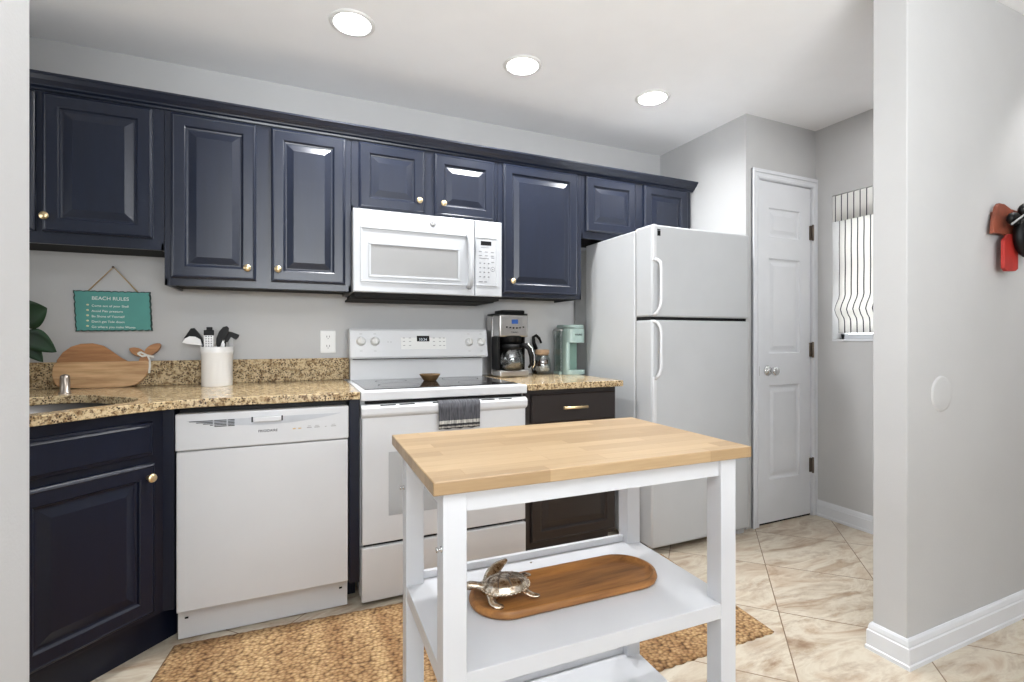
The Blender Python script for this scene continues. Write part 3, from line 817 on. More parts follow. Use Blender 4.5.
# bowl on the cooktop
bc = onz(430, 380.5, .9187)
bw = MB().lathe([(0, .001), (.030, 0), (.034, .002), (.053, .030), (.055, .034), (.052, .034), (.030, .007), (0, .006)], (bc.x, bc.y, .9187), 'z', 32, cap=False)
tag(obj('wooden_bowl', bw, 'olive'), 'small brown wooden bowl sitting on the black glass cooktop', 'bowl')

# ------------------------------------------------------------------ microwave
mw = thing('microwave_oven', 'white over-the-range microwave under the navy cabinets', 'microwave', (.65, 2.66, 1.36))
a, b, yf, z0, z1 = .264, 1.037, 2.462, 1.362, 1.765
obj('case', MB().box(a + .002, b - .002, yf + .025, YB - .002, z0 + .003, z1 - .002), 'mwhite', mw)
obj('underside_grille', MB().box(a + .01, b - .01, yf + .02, YB - .01, z0 - .022, z0 + .003).box(a - .004, b - .02, yf + .07, YB - .04, z0 - .028, z0 - .018), 'dark', mw, bevel=.002)
xs = .881
mb = MB()
dd = mb.rings(a, xs - .001, z0, z1, [(0, yf + .025), (0, yf + .006), (.002, yf + .002), (.006, yf), (.008, yf)])
dr = obj('door', mb, 'mwhite', mw)
# sunk field with the window
mb = MB()
def frame_rect(mb, X0, X1, Z0, Z1, w_, y0, y1):
    mb.box(X0, X1, y0, y1, Z0, Z0 + w_).box(X0, X1, y0, y1, Z1 - w_, Z1).box(X0, X0 + w_, y0, y1, Z0 + w_, Z1 - w_).box(X1 - w_, X1, y0, y1, Z0 + w_, Z1 - w_)
frame_rect(mb, .297, .868, 1.412, 1.680, .009, yf - .006, yf + .002)
obj('field_rim', mb, 'mwhite', dr, bevel=.002)
mb = MB(); frame_rect(mb, .336, .798, 1.436, 1.606, .011, yf - .005, yf + .002)
obj('window_rim', mb, 'mwhite', dr, bevel=.002)
obj('window', MB().box(.347, .787, yf - .001, yf + .002, 1.447, 1.595), 'screen', dr)
hp = [(.846, yf - .004, 1.672), (.846, yf - .028, 1.664), (.846, yf - .040, 1.63), (.846, yf - .044, 1.54), (.846, yf - .040, 1.45), (.846, yf - .028, 1.416), (.846, yf - .004, 1.408)]
obj('handle', MB().tube(hp, .0155, 14), 'mwhite', mw)
obj('badge', MB().lathe([(0, -.003), (.0125, -.003), (.014, -.001), (.014, .001)], (.654, yf, 1.721), 'y', 24, cap=False), 'mgray', dr)
text('emblem', 'GE', .014, Matrix.Translation((.654, yf - .0032, 1.7165)) @ FACE, 'plastic', dr, align='CENTER')
mb = MB().rings(xs + .001, b, z0, z1, [(0, yf + .025), (0, yf + .006), (.002, yf + .002), (.006, yf), (.008, yf)])
cpn = obj('control_panel', mb, 'mwhite', mw)
mb = MB(); frame_rect(mb, .886, 1.008, 1.418, 1.676, .005, yf - .004, yf + .002)
obj('keypad_rim', mb, 'mwhite', cpn, bevel=.0015)
obj('keypad_face', MB().box(.891, 1.003, yf - .0012, yf + .002, 1.423, 1.671), 'mwhite', cpn)
obj('clock_display', MB().box(.914, .974, yf - .0022, yf, 1.634, 1.656), 'black', cpn)
mb = MB()
for i in range(4):
    for j in range(3):
        x = .906 + j * .024; z = 1.535 - i * .024; mb.box(x, x + .009, yf - .002, yf, z, z + .006)
for i in range(2):
    for j in range(3): x = .903 + j * .034; z = 1.597 - i * .02; mb.box(x, x + .017, yf - .002, yf, z, z + .004)
mb.box(.905, .96, yf - .002, yf, 1.563, 1.566).box(.915, .962, yf - .002, yf, 1.621, 1.6235)
for z in (1.567, 1.544): mb.box(.974, .99, yf - .002, yf, z, z + .004)
mb.lathe([(.010, -.0018), (.0125, -.0018)], (.982, yf, 1.508), 'y', 20, cap=False); mb.box(.979, .986, yf - .002, yf, 1.505, 1.511)
mb.box(.902, .925, yf - .002, yf, 1.437, 1.4415).box(.934, .95, yf - .002, yf, 1.437, 1.4415)
obj('button_marks', mb, 'mgray', cpn)

# ------------------------------------------------------------------ fridge
fr = thing('refrigerator', 'tall white top-freezer refrigerator beside the pantry door', 'refrigerator', (2.07, 2.4, 0))
a, b = 1.715, 2.424
obj('fridge_body', MB().box(a, b, 2.200, 2.69, .03, 1.728, .006), 'white_tex', fr)
obj('rear_housing', MB().box(a + .008, b - .008, 2.69, 2.835, .06, 1.70), 'lgray', fr)
obj('door_gasket', MB().box(a + .008, b - .008, 2.188, 2.201, .05, 1.725), 'lgray', fr)
fy0, fy1 = 2.055, 2.189
fd = obj('freezer_door', MB().box(a, b, fy0, fy1, 1.252, 1.737, .012), 'white_tex', fr)
ld = obj('fridge_door', MB().box(a, b, fy0, fy1, .035, 1.236, .012), 'white_tex', fr)
obj('toe_grille', MB().box(a + .02, b - .02, 2.16, 2.19, .0, .034), 'dark', fr)
obj('door_gap', MB().box(a + .006, b - .006, fy0 + .02, fy1, 1.235, 1.253), 'dark', fr)
obj('foot', MB().box(b - .06, b - .01, fy0 + .03, fy0 + .09, 0, .034), 'white', fr)
hx = a + .013
# freezer handle: flat strip that turns into a stand-off grip
mb = MB().box(hx - .012, hx + .010, fy0 - .012, fy0 + .002, 1.545, 1.735, .004)
mb.tube([(hx, fy0 - .004, 1.55), (hx + .006, fy0 - .018, 1.548), (hx + .016, fy0 - .032, 1.535), (hx + .019, fy0 - .036, 1.50), (hx + .019, fy0 - .036, 1.34), (hx + .014, fy0 - .032, 1.30), (hx, fy0 - .02, 1.268), (hx - .004, fy0 - .002, 1.258)], .0085, 12)
obj('handle', mb, 'white', fd)
mb = MB().box(hx - .012, hx + .010, fy0 - .012, fy0 + .002, .66, .935, .004)
mb.tube([(hx - .004, fy0 - .002, 1.228), (hx + .004, fy0 - .02, 1.222), (hx + .014, fy0 - .032, 1.20), (hx + .019, fy0 - .036, 1.17), (hx + .019, fy0 - .036, .985), (hx + .014, fy0 - .03, .955), (hx, fy0 - .01, .925)], .0085, 12)
obj('handle', mb, 'white', ld)
obj('hinge_badge', MB().box(a + .036, a + .054, fy0 - .003, fy0, 1.678, 1.704).box(a + .036, a + .054, fy0 - .003, fy0, 1.706, 1.712), 'black', fd)

# ------------------------------------------------------------------ kitchen cart
CA = -.026; TC = Matrix.Translation((.648, 1.134, 0)) @ Matrix.Rotation(CA, 4, 'Z')
ct = thing('kitchen_cart', 'white kitchen cart with butcher block top and two open shelves', 'kitchen cart', (.648, 1.134, 0), CA)
cx0, cx1 = -.380, .3646; lw = .0478; fy0, ry0 = -.232, .1516
obj('tabletop', MB(TC).box(-.402, .402, -.246, .246, .8435, .8705, .0025), 'butcher', ct)
legs = []
for x in (cx0, cx1 - lw):
    for y in (fy0, ry0):
        legs.append(obj('leg', MB(TC).box(x, x + lw, y, y + lw, 0, .8435), 'cartwhite', ct, bevel=.002))
e = .008
obj('apron', MB(TC).box(cx0 + lw, cx1 - lw, fy0 + e, fy0 + e + .018, .800, .8435), 'cartwhite', ct, bevel=.0015)
obj('apron', MB(TC).box(cx0 + lw, cx1 - lw, ry0 + lw - .018, ry0 + lw, .800, .8435), 'cartwhite', ct, bevel=.0015)
obj('apron', MB(TC).box(cx0 + e, cx0 + e + .018, fy0 + lw, ry0, .800, .8435), 'cartwhite', ct, bevel=.0015)
obj('apron', MB(TC).box(cx1 - e - .018, cx1 - e, fy0 + lw, ry0, .800, .8435), 'cartwhite', ct, bevel=.0015)
def shelf(z):
    # a tray-like board: thin deck with a deeper front and side edge, notched round the legs
    mb = MB(TC).box(cx0 + .002, cx1 - .002, fy0 + .002, ry0 + lw - .002, z - .037, z)
    o = obj('shelf', mb, 'cartwhite', ct, bevel=.0015)
    obj('back_rail', MB(TC).box(cx0 + lw, cx1 - lw, ry0 + .022, ry0 + .036, z, z + .020), 'cartwhite', o, bevel=.002)
    return o
s_mid = shelf(.488); shelf(.13)
sp = onz(531, 562.5, .4883)
obj('screw_cap', MB().lathe([(0, .0012), (.003, .0012), (.0035, 0)], (sp.x, sp.y, .488), 'z', 12, cap=False), 'bronze', s_mid)
for (y, z) in ((ry0 + .02, .742), (fy0 + .006, .735)):
    hk = MB(TC).lathe([(0, -.0005), (.006, -.0005), (.006, -.003), (.003, -.004), (.003, -.007), (.005, -.009), (.005, -.012), (0, -.0125)], (cx0, y, z), 'x', 14, cap=False)
    obj('hook', hk, 'chrome', legs[0] if y < 0 else legs[1])

# tray and turtle on the middle shelf
ZS = .4885
tx0, tx1, ty0, ty1 = -.256, .272, -.107, .076
tr = MB(TC)
def stad(ins): return rrect(tx0 + ins, tx1 - ins, ty0 + ins, ty1 - ins, (ty1 - ty0) / 2 - ins - .0005, 14)
L = [stad(i) for i in (.010, .003, 0, .003, .011, .0125, .020, .034)]
Z = [ZS, ZS + .003, ZS + .010, ZS + .019, ZS + .0215, ZS + .0205, ZS + .009, ZS + .0075]
lp = [[tr.v((x, y, z)) for x, y in l] for l, z in zip(L, Z)]
for A, B in zip(lp, lp[1:]):
    for k in range(len(A)): tr.f([A[k], A[(k + 1) % len(A)], B[(k + 1) % len(A)], B[k]], True)
tr.f(lp[0][::-1]); tr.f(lp[-1])
tag(obj('wooden_tray', tr, 'acacia'), 'long oval brown wooden tray lying on the cart shelf', 'tray')
# turtle: one continuous body with shell as its part
tu = thing('turtle_figurine', 'silver metal sea turtle figurine resting on the wooden tray', 'figurine', (.468, 1.118, ZS + .0088))
zt0 = ZS + .0088
def skin(name, verts, edges, radii, mat, parent, sub=2):
    me = bpy.data.meshes.new(name); inv = WM[parent.name].inverted()
    me.from_pydata([inv @ Vector(v) for v in verts], edges, []); me.materials.append(M[mat])
    o = bpy.data.objects.new(name, me); COL.objects.link(o); o.parent = parent; WM[o.name] = WM[parent.name].copy()
    md = o.modifiers.new('skin', 'SKIN'); md.use_smooth_shade = True
    for i, r in enumerate(radii):
        sv = me.skin_vertices[0].data[i]; sv.radius = r if isinstance(r, tuple) else (r, r); sv.use_root = (i == 0)
    sd = o.modifiers.new('sub', 'SUBSURF'); sd.levels = sd.render_levels = sub
    return o
tc = Vector((.480, 1.128, zt0))
def tp(x, y, z): return (tc.x + x, tc.y + y, tc.z + z)
V = [tp(0, 0, .022), tp(-.035, .008, .024), tp(-.055, .016, .028), tp(-.070, .020, .033), tp(-.084, .024, .034), tp(-.096, .027, .030),   # trunk, neck, head
     tp(-.034, .030, .028), tp(-.014, .048, .040), tp(.012, .062, .050), tp(.040, .072, .056),                                     # far front flipper, raised
     tp(-.040, -.020, .018), tp(-.046, -.034, .010), tp(-.036, -.046, .005), tp(-.020, -.050, .004),                                 # near front flipper
     tp(.036, 0, .022), tp(.048, -.022, .014), tp(.062, -.038, .008), tp(.078, -.046, .008),                                         # near hind flipper
     tp(.050, .020, .026), tp(.070, .026, .030), tp(.088, .026, .026), tp(.058, -.002, .022), tp(.072, .000, .020)]
E_ = [(0, 1), (1, 2), (2, 3), (3, 4), (4, 5), (1, 6), (6, 7), (7, 8), (8, 9), (1, 10), (10, 11), (11, 12), (12, 13), (0, 14), (14, 15), (15, 16), (16, 17), (14, 18), (18, 19), (19, 20), (14, 21), (21, 22)]
RD = [(.030, .016), (.022, .014), (.012, .011), (.011, .010), (.013, .012), (.007, .007), (.014, .007), (.018, .006), (.015, .005), (.005, .003),
      (.012, .007), (.011, .005), (.010, .005), (.005, .003), (.020, .012), (.011, .006), (.011, .005), (.005, .003), (.011, .006), (.011, .005), (.005, .003), (.008, .006), (.003, .003)]
skin('turtle_body', V, E_, RD, 'turtle', tu)
mb = MB()
Rt = Matrix.Rotation(R(-4), 3, 'Y')
prof = [(.060, .024), (.063, .028), (.058, .033)] + [(.056 * math.cos(t), .033 + .020 * math.sin(t)) for t in [R(x) for x in (8, 18, 30, 42, 54, 66, 78, 89)]]
mb.T = Matrix.Translation(tc)
mb.lathe([(r, h) for r, h in prof], (0.004, 0, 0), 'z', 32, 1.0, .80, cap=True)
shell = obj('turtle_shell', mb, 'turtle', tu)
mb = MB(Matrix.Translation(tc))
for k in range(34):
    t = 2 * PI * k / 34; mb.ball((.004 + .062 * math.cos(t), .0497 * math.sin(t), .0285), .0035, .0035, .0035, 8)
obj('shell_rim', mb, 'turtle', shell)
mb = MB(Matrix.Translation(tc))
def sh_pt(u, v):
    x, y = u * .056, v * .0448; rr = min(.999, u * u + v * v); return (.004 + x, y, .0335 + .020 * math.sqrt(1 - rr))
hexs = [(0, 0, .33), (-.55, 0, .3), (.55, 0, .3)]
for (u, v, r) in hexs:
    pts = [sh_pt(u + r * math.cos(R(60 * i)), v + r * math.sin(R(60 * i))) for i in range(7)]
    mb.tube(pts, .0011, 6)
for sgn in (-1, 1):
    for u in (-.5, 0, .5): mb.tube([sh_pt(u * .9, sgn * .34), sh_pt(u * 1.1, sgn * .62), sh_pt(u * 1.15, sgn * .84)], .0011, 6)
obj('shell_ridges', mb, 'bronze', shell)

# ------------------------------------------------------------------ jute rug
rug = MB()
c00, c10, c11, c01 = Vector((-.52, 1.352)), Vector((1.705, 1.332)), Vector((1.775, 2.05)), Vector((-.400, 2.172))
nx, ny = 220, 60
G = []
for j in range(ny + 1):
    row = []
    for i in range(nx + 1):
        u, v = i / nx, j / ny
        p = (c00 * (1 - u) + c10 * u) * (1 - v) + (c01 * (1 - u) + c11 * u) * v
        sc = .006 * abs(math.sin(u * PI * 46))
        if j == 0: p.y -= sc
        if j == ny: p.y += sc * .7
        h = .0085 + .0015 * math.sin(u * 2.2 / .013 * 1.0) * math.cos(v * 60) + random.uniform(-.0006, .0006)
        if i in (0, nx) or j in (0, ny): h = .003
        row.append(rug.v((p.x, p.y, h)))
    G.append(row)
for j in range(ny):
    for i in range(nx): rug.f([G[j][i], G[j][i + 1], G[j + 1][i + 1], G[j + 1][i]], True)
border = G[0] + [G[j][nx] for j in range(1, ny + 1)] + G[ny][::-1][1:] + [G[j][0] for j in range(ny - 1, 0, -1)]
low = [rug.bm.verts.new((v.co.x, v.co.y, .0008)) for v in border]
for i in range(len(border)): rug.f([border[i], low[i], low[(i + 1) % len(low)], border[(i + 1) % len(border)]])
tag(obj('jute_rug', rug, 'jute'), 'braided natural jute runner rug on the tile floor under the cart', 'rug')

# ------------------------------------------------------------------ things on the left counter and wall
# whale board, leaning on the backsplash
wb = thing('whale_cutting_board', 'whale-shaped wooden cutting board leaning on the granite backsplash', 'cutting board', (-.8, 2.8, CT))
YW = 2.802
def wpt(px, py):
    p = ony(px, py, YW); return (p.x, p.z)
lean = Matrix.Translation((0, YW, CT)) @ Matrix.Rotation(R(-9), 4, 'X') @ Matrix.Translation((0, 0, -CT))
def smooth_poly(pts, it=2):
    for _ in range(it):
        o_ = []
        for i in range(len(pts)):
            a_, b_ = pts[i], pts[(i + 1) % len(pts)]
            o_ += [(a_[0] * .75 + b_[0] * .25, a_[1] * .75 + b_[1] * .25), (a_[0] * .25 + b_[0] * .75, a_[1] * .25 + b_[1] * .75)]
        pts = o_
    return pts
def px_poly(l): return [wpt(*p) for p in l]
dome = [(54.5, 366)] + [(54.5, 361), (60, 353), (68, 347), (78, 344), (90, 343.5), (101, 346), (111, 352.5), (120, 358.5), (127, 362)] + [(127, 366)]
belly = [(52.5, 363.5), (60, 363), (90, 362.6), (120, 362.2), (138, 361.8), (146, 361), (148.5, 364), (148.5, 369), (144, 379), (136, 385.5), (126, 387.5), (105, 388.4), (80, 389), (60, 388.5), (55, 386), (51.5, 379), (51, 370)]
neck = [(136, 366), (137.5, 361), (139.5, 357), (143.5, 355), (148, 357), (149, 362), (148, 367)]
fl1 = [(144, 357), (137, 357.5), (131, 355), (126, 349), (131, 347.5), (138, 348.5), (143, 352)]
fl2 = [(142, 357), (142.5, 351), (147, 346), (153, 343.5), (159.5, 343.5), (158.5, 349), (153, 354), (147, 357)]
bz = CT - min(z for x, z in px_poly(belly)) + .0005
def liftp(l): return [(x, z + bz) for x, z in l]
obj('board_back', MB(lean).prism(liftp(px_poly(dome)), .0, .018, 'y', bevel=.003), 'whaletop', wb)
obj('board_belly', MB(lean).prism(liftp(smooth_poly(px_poly(belly), 1)), -.001, .019, 'y', bevel=.003), 'whalebelly', wb)
mb = MB(lean)
mb.prism(liftp(smooth_poly(px_poly(neck), 1)), .001, .017, 'y')
mb.prism(liftp(smooth_poly(px_poly(fl1), 1)), .0, .018, 'y', bevel=.003); mb.prism(liftp(smooth_poly(px_poly(fl2), 1)), .0005, .0185, 'y', bevel=.003)
obj('tail_fluke', mb, 'whaletop', wb)
def W3(px, py, d): 
    x, z = wpt(px, py); return (x, d, z + bz)
mb = MB(lean)
for l in ([(136, 354), (141, 357), (146, 356), (153, 357.5)], [(146, 356), (140, 353), (137, 353.5)], [(147, 357), (149, 361), (149.3, 368), (148.8, 374)]):
    P = [W3(x, y, -.004) for x, y in l]
    for A, B in zip(P, P[1:]):
        w_ = Vector((0, 0, .0045)) if abs(B[0] - A[0]) > abs(B[2] - A[2]) else Vector((.004, 0, 0))
        A, B = Vector(A), Vector(B)
        vs = [mb.v(A - w_), mb.v(B - w_), mb.v(B + w_), mb.v(A + w_)]; mb.f(vs)
obj('ribbon', mb, 'ribbon', wb, solid=.0015)

# sign
sg = thing('beach_rules_sign', 'teal wooden beach rules sign hanging by string on the wall', 'sign', (-.77, YB, 1.265))
c = [ony(*p, YB - .012) for p in ((73, 290), (150.5, 292), (152.5, 331), (75.5, 331.5))]
def scallop(A, B, n, d):
    out = []
    for i in range(n):
        for t_, o_ in ((0, 0), (.35, 1), (.65, .2)):
            t = (i + t_) / n; p = A.lerp(B, t); nn = Vector((B.z - A.z, 0, -(B.x - A.x))).normalized(); out.append((p.x + nn.x * d * o_ * random.uniform(.4, 1), p.z + nn.z * d * o_ * random.uniform(.4, 1)))
    return out
# note: order goes clockwise, so the normal points inwards
pts = []
for i, n_ in ((0, 11), (1, 6), (2, 11), (3, 6)):
    pts += scallop(c[i], c[(i + 1) % 4], n_, .0035)
bd = obj('sign_board', MB().prism([(x, z) for x, z in pts], YB - .014, YB - .002, 'y'), 'tealdark', sg)
cen = sum(c, Vector()) / 4
inner = [(cen.x + (x - cen.x) * .965, cen.z + (z - cen.z) * .95) for x, z in pts]
obj('painted_face', MB().prism(inner, YB - .0152, YB - .0138, 'y'), 'teal', bd)
tl = ony(92, 305, YB - .016)
def line(s, px, py, size): 
    p = ony(px, py, YB - .0155); return text('lettering', s, size, Matrix.Translation((p.x, p.y, p.z)) @ Matrix.Rotation(R(.6), 4, 'Y') @ FACE, 'letter', bd, .0004)
line('BEACH RULES', 91.5, 299.6, .0225)
for i, s in enumerate(('Come out of your Shell', 'Avoid Pier pressure', 'Be Shore of Yourself', "Don't get Tide down", 'Go where you make Waves')):
    line(s, 91.5, 306.6 + i * 5.3, .0145)
mb = MB()
for i in range(5):
    p = ony(87.5, 304.7 + i * 5.3, YB - .0155); mb.ball((p.x, p.y, p.z), .0055, .001, .0042, 10)
obj('shell_bullets', mb, 'shell', bd)
na = ony(113.5, 267, YB - .006)
l0 = ony(88, 291, YB - .008); r0 = ony(138, 292.5, YB - .008)
obj('string', MB().tube([l0, na, r0], .003, 8), 'string', sg)
obj('nail', MB().lathe([(0, -.014), (.005, -.014), (.005, -.011), (.002, -.011), (.002, 0)], (na.x, YB, na.z - .001), 'y', 12, cap=False), 'bronze', sg)

# outlet
ou = thing('wall_outlet', 'white double wall outlet above the granite backsplash', 'outlet', (.177, YB, 1.12))
obj('cover_plate', MB().box(.137, .217, YB - .006, YB - .0005, 1.058, 1.181, .003), 'plastic', ou)
for z in (1.145, 1.094):
    s_ = obj('socket', MB().prism([(.177 + .017 * math.cos(t), z + min(.0135, max(-.0135, .0175 * math.sin(t)))) for t in [R(k * 15) for k in range(24)]], YB - .0085, YB - .005, 'y'), 'plastic', ou)
    obj('slots', MB().box(.169, .1715, YB - .0092, YB - .008, z - .002, z + .008).box(.1825, .185, YB - .0092, YB - .008, z - .002, z + .008).box(.1755, .1785, YB - .0092, YB - .008, z - .0105, z - .006), 'dark', s_)

# utensil crock and utensils
cc = Vector((-.326, 2.705, CT))
ck = MB().lathe([(0, 0), (.063, 0), (.065, .003), (.065, .150), (.067, .153), (.068, .158), (.068, .182), (.0665, .185), (.062, .185), (.060, .18), (.060, .008), (0, .007)], cc, 'z', 40, cap=False)
tag(obj('utensil_crock', ck, 'ceramic'), 'white ceramic utensil crock standing on the granite counter', 'crock')
UP = 2.70
def U(px, py, dy=0): return ony(px, py, UP + dy)
def stick(a_, b_, r=.005): return MB().tube([a_, b_], r, 8)
G_ = 'utensils standing in the white crock'
botp = cc + Vector((.0, 0, .012))
# ladle / spoon with white head leaning left
t = thing('serving_spoon', 'black utensil with a white scoop head leaning left in the white crock', 'utensil', (cc.x - .02, cc.y, CT + .01), 0, G_)
obj('handle', MB().tube([botp + Vector((.03, .0, 0)), U(205, 352), U(200.5, 340), U(193, 333)], [.005, .005, .006, .007], 10), 'black', t)
mb = MB(); A = U(183.5, 342.5); B = U(203, 345); C_ = U(192, 334.5)
mb.prism([(p.x, p.z) for p in (U(182.5, 342.8), U(186, 338.5), U(190, 336.2), U(196, 336.6), U(201, 339.5), U(203, 345.5), U(196, 344.6), U(188, 343.8))], UP - .022, UP + .02, 'y', bevel=.004)
obj('scoop', mb, 'ceramic', t)
mb = MB(); mb.prism([(p.x, p.z) for p in (U(184, 338.5), U(188, 333), U(191, 328.5), U(194.5, 328), U(198, 332), U(202, 337), U(204, 344), U(201, 341), U(196, 336.8), U(190, 336))], UP - .012, UP + .012, 'y', bevel=.003)
obj('spoon_neck', mb, 'black', t)
# grater
t = thing('box_grater', 'small perforated grater with a black top between the black utensils in the crock', 'utensil', (cc.x - .01, cc.y, CT + .01), 0, G_)
g0, g1 = U(204, 349), U(213.5, 334)
obj('grater_blade', MB().box(g0.x, g1.x, UP - .004, UP - .001, CT + .02, g1.z), 'steel', t)
obj('grater_top', MB().box(U(203.8, 0).x, U(214, 0).x, UP - .008, UP + .006, U(0, 335).z - .0, U(208, 330).z, .003).box(U(206.5, 0).x, U(212.5, 0).x, UP - .005, UP + .004, U(208, 331).z, U(208, 327).z, .002), 'black', t)
mb = MB()
for i in range(5):
    for j in range(3): mb.ball((g0.x + .009 + j * .0105, UP - .0042, U(208, 346 - i * 2.4).z), .0028, .001, .0028, 8)
obj('grater_holes', mb, 'dark', t)
# black spoon
def bladed(name, label, outline_px, base, dy, mat='black', bb=.004, hmat='black'):
    t = thing(name, label, 'utensil', (cc.x + base.x, cc.y + base.y, CT + .01), 0, G_)
    y = UP + dy
    mb = MB().prism([(p.x, p.z) for p in (ony(px, py, y) for px, py in outline_px)], y - bb, y + bb, 'y', bevel=.002)
    obj('head', mb, mat, t)
    lowp = ony(*outline_px[0], y)
    obj('handle', MB().tube([cc + base + Vector((0, 0, .012)), lowp], .0045, 8), hmat, t)
    return t
bladed('cooking_spoon', 'tall black rounded spoon head standing in the white crock', [(217.5, 348), (216, 344), (216.5, 338), (219, 331.5), (223, 327), (227, 326), (229, 328), (228.5, 333), (225.5, 338), (221.5, 343), (219, 348)], Vector((0, -.01, 0)), -.01)
bladed('spatula', 'black slotted spatula at the back right of the white crock', [(225, 342), (224, 336), (227, 331), (232, 332), (239.5, 334.8), (238.5, 337.5), (236, 339.8), (232, 337.5), (229, 339), (228, 342)], Vector((.02, .02, 0)), .012)
bladed('clear_spatula', 'grey see-through spatula blade at the front right of the white crock', [(229, 347), (228.5, 341), (231, 337), (233.5, 338.5), (234, 343), (233, 347)], Vector((.04, -.005, 0)), -.002, 'lgray', .002)
bladed('measuring_spoon', 'short white spoon tip poking out of the white crock', [(221.5, 347.5), (221, 344), (223, 340), (225, 344), (224.5, 347.5)], Vector((.025, -.02, 0)), -.03, 'ceramic', .002, 'ceramic')

# potted plant in the corner
pl = thing('potted_plant', 'green broad-leaved potted plant in the corner behind the sink', 'potted plant', (-1.17, 2.62, CT))
obj('pot', MB().lathe([(0, 0), (.055, 0), (.062, .01), (.075, .12), (.078, .13), (.071, .13), (.068, .11), (0, .105)], (-1.17, 2.62, CT), 'z', 32, cap=False), 'pot', pl)
obj('soil', MB().lathe([(0, .112), (.069, .112)], (-1.17, 2.62, CT), 'z', 24, cap=False), 'soil', pl)
def leaf(tip, root, width, droop=.012, name='leaf'):
    tip, root = Vector(tip), Vector(root); d_ = tip - root; L_ = d_.length; side = d_.cross(Vector((0, 1, 0))); side = side.normalized() if side.length > .01 else Vector((1, 0, 0))
    nrm = d_.normalized().cross(side)
    mb = MB(); rows = []
    for i in range(15):
        t = i / 14; w_ = width * math.sin(PI * min(1, t ** .75)) ** .8 * (1 if t < 1 else 0) + .0008
        p = root + d_ * t + Vector((0, 0, droop * math.sin(PI * t)))
        rows.append([mb.v(p + side * w_ * s_ + nrm * abs(s_) * w_ * .25) for s_ in (-1, -.5, 0, .5, 1)])
    for A, B in zip(rows, rows[1:]):
        for k in range(4): mb.f([A[k], A[k + 1], B[k + 1], B[k]], True)
    return obj(name, mb, 'leaf', pl, solid=.0012)
stem_top = Vector((-1.16, 2.61, CT + .13))
LV = [(ony(47, 308, 2.5), ony(22, 322, 2.55), .058), (ony(56.5, 352, 2.5), ony(22, 336, 2.55), .042), (ony(43, 362, 2.52), ony(24, 345, 2.56), .03),
      ((-1.2, 2.45, 1.36), (-1.16, 2.58, 1.1), .05), ((-1.4, 2.5, 1.2), (-1.2, 2.6, 1.06), .05), ((-1.3, 2.7, 1.38), (-1.18, 2.63, 1.12), .05)]
for tip, root, w_ in LV:
    lf = leaf(tip, root, w_)
    obj('stem', MB().tube([Vector((-1.17, 2.62, CT + .11)), (stem_top + Vector(root)) / 2 + Vector((0, 0, .02)), Vector(root)], .003, 6), 'leaf', lf)

# ------------------------------------------------------------------ right counter things
# drip coffee maker
cm = thing('coffee_maker', 'stainless drip coffee maker with glass carafe beside the stove', 'coffee maker', (1.17, 2.7, CT))
x0, x1, y0, y1 = 1.078, 1.262, 2.60, 2.80
obj('housing', MB().box(x0, x1, y0 + .115, y1, CT + .004, 1.276, .01).box(x0, x1, y0, y0 + .105, 1.146, 1.276, .01), 'steel', cm)
obj('base', MB().box(x0, x1, y0 - .01, y0 + .105, CT + .002, CT + .040, .008), 'steel', cm)
obj('hot_plate', MB().lathe([(0, .001), (.062, .001), (.064, 0)], (1.17, y0 + .055, CT + .0405), 'z', 32, cap=False), 'black', cm)
obj('back_column', MB().prism([(x0 + .001, y0 + .02), (x0 + .012, y0 + .02), (x0 + .03, y0 + .085), (1.17, y0 + .112), (x1 - .03, y0 + .085), (x1 - .008, y0 + .045), (x1 - .001, y0 + .045), (x1 - .001, y0 + .12), (x0 + .001, y0 + .12)], CT + .04, 1.148), 'black', cm)
obj('brew_basket', MB().lathe([(.07, 1.148), (.066, 1.12), (.06, 1.11), (0, 1.11)], (1.17, y0 + .055, 0), 'z', 28, cap=False), 'black', cm)
obj('lid', MB().box(x0 + .002, x1 - .002, y0 + .004, y1 - .004, 1.276, 1.283, .002).box(x0 + .03, x1 - .012, y0 + .02, y1 - .05, 1.283, 1.303, .008), 'black', cm)
obj('display', MB().box(1.155, 1.195, y0 - .003, y0 + .001, 1.222, 1.247, .001), 'blue', cm)
mb = MB()
for i in range(6): mb.lathe([(0, -.004), (.0045, -.004), (.005, 0)], (1.125 + i * .021, y0, 1.197 + .006 * abs(i - 2.5) / 2.5), 'y', 12, cap=False)
obj('buttons', mb, 'black', cm)
text('lettering', 'Cuisinart', .012, Matrix.Translation((1.175, y0 - .001, 1.171)) @ FACE, 'print', cm, align='CENTER')
cq = (1.165, y0 + .030, CT + .042)
cf = obj('carafe', MB().lathe([(0, 0), (.060, 0), (.072, .012), (.078, .045), (.074, .085), (.060, .118), (.052, .130), (.049, .128), (.057, .116), (.071, .084), (.075, .045), (.069, .014), (0, .004)], cq, 'z', 36, cap=False), 'glass', cm)
obj('carafe_coffee', MB().lathe([(0, .005), (.064, .006), (.072, .03), (.073, .05), (0, .05)], cq, 'z', 32, cap=False), 'black', cf)
obj('carafe_band', MB().lathe([(.058, .119), (.064, .120), (.064, .142), (.054, .150), (0, .150)], cq, 'z', 32, cap=False), 'black', cf)
obj('carafe_handle', MB().tube([(1.195, y0 - .012, CT + .178), (1.218, y0 - .045, CT + .184), (1.238, y0 - .060, CT + .165), (1.250, y0 - .065, CT + .12), (1.252, y0 - .060, CT + .075), (1.244, y0 - .045, CT + .056)], [.012, .014, .014, .013, .010, .007], 12), 'black', cf)
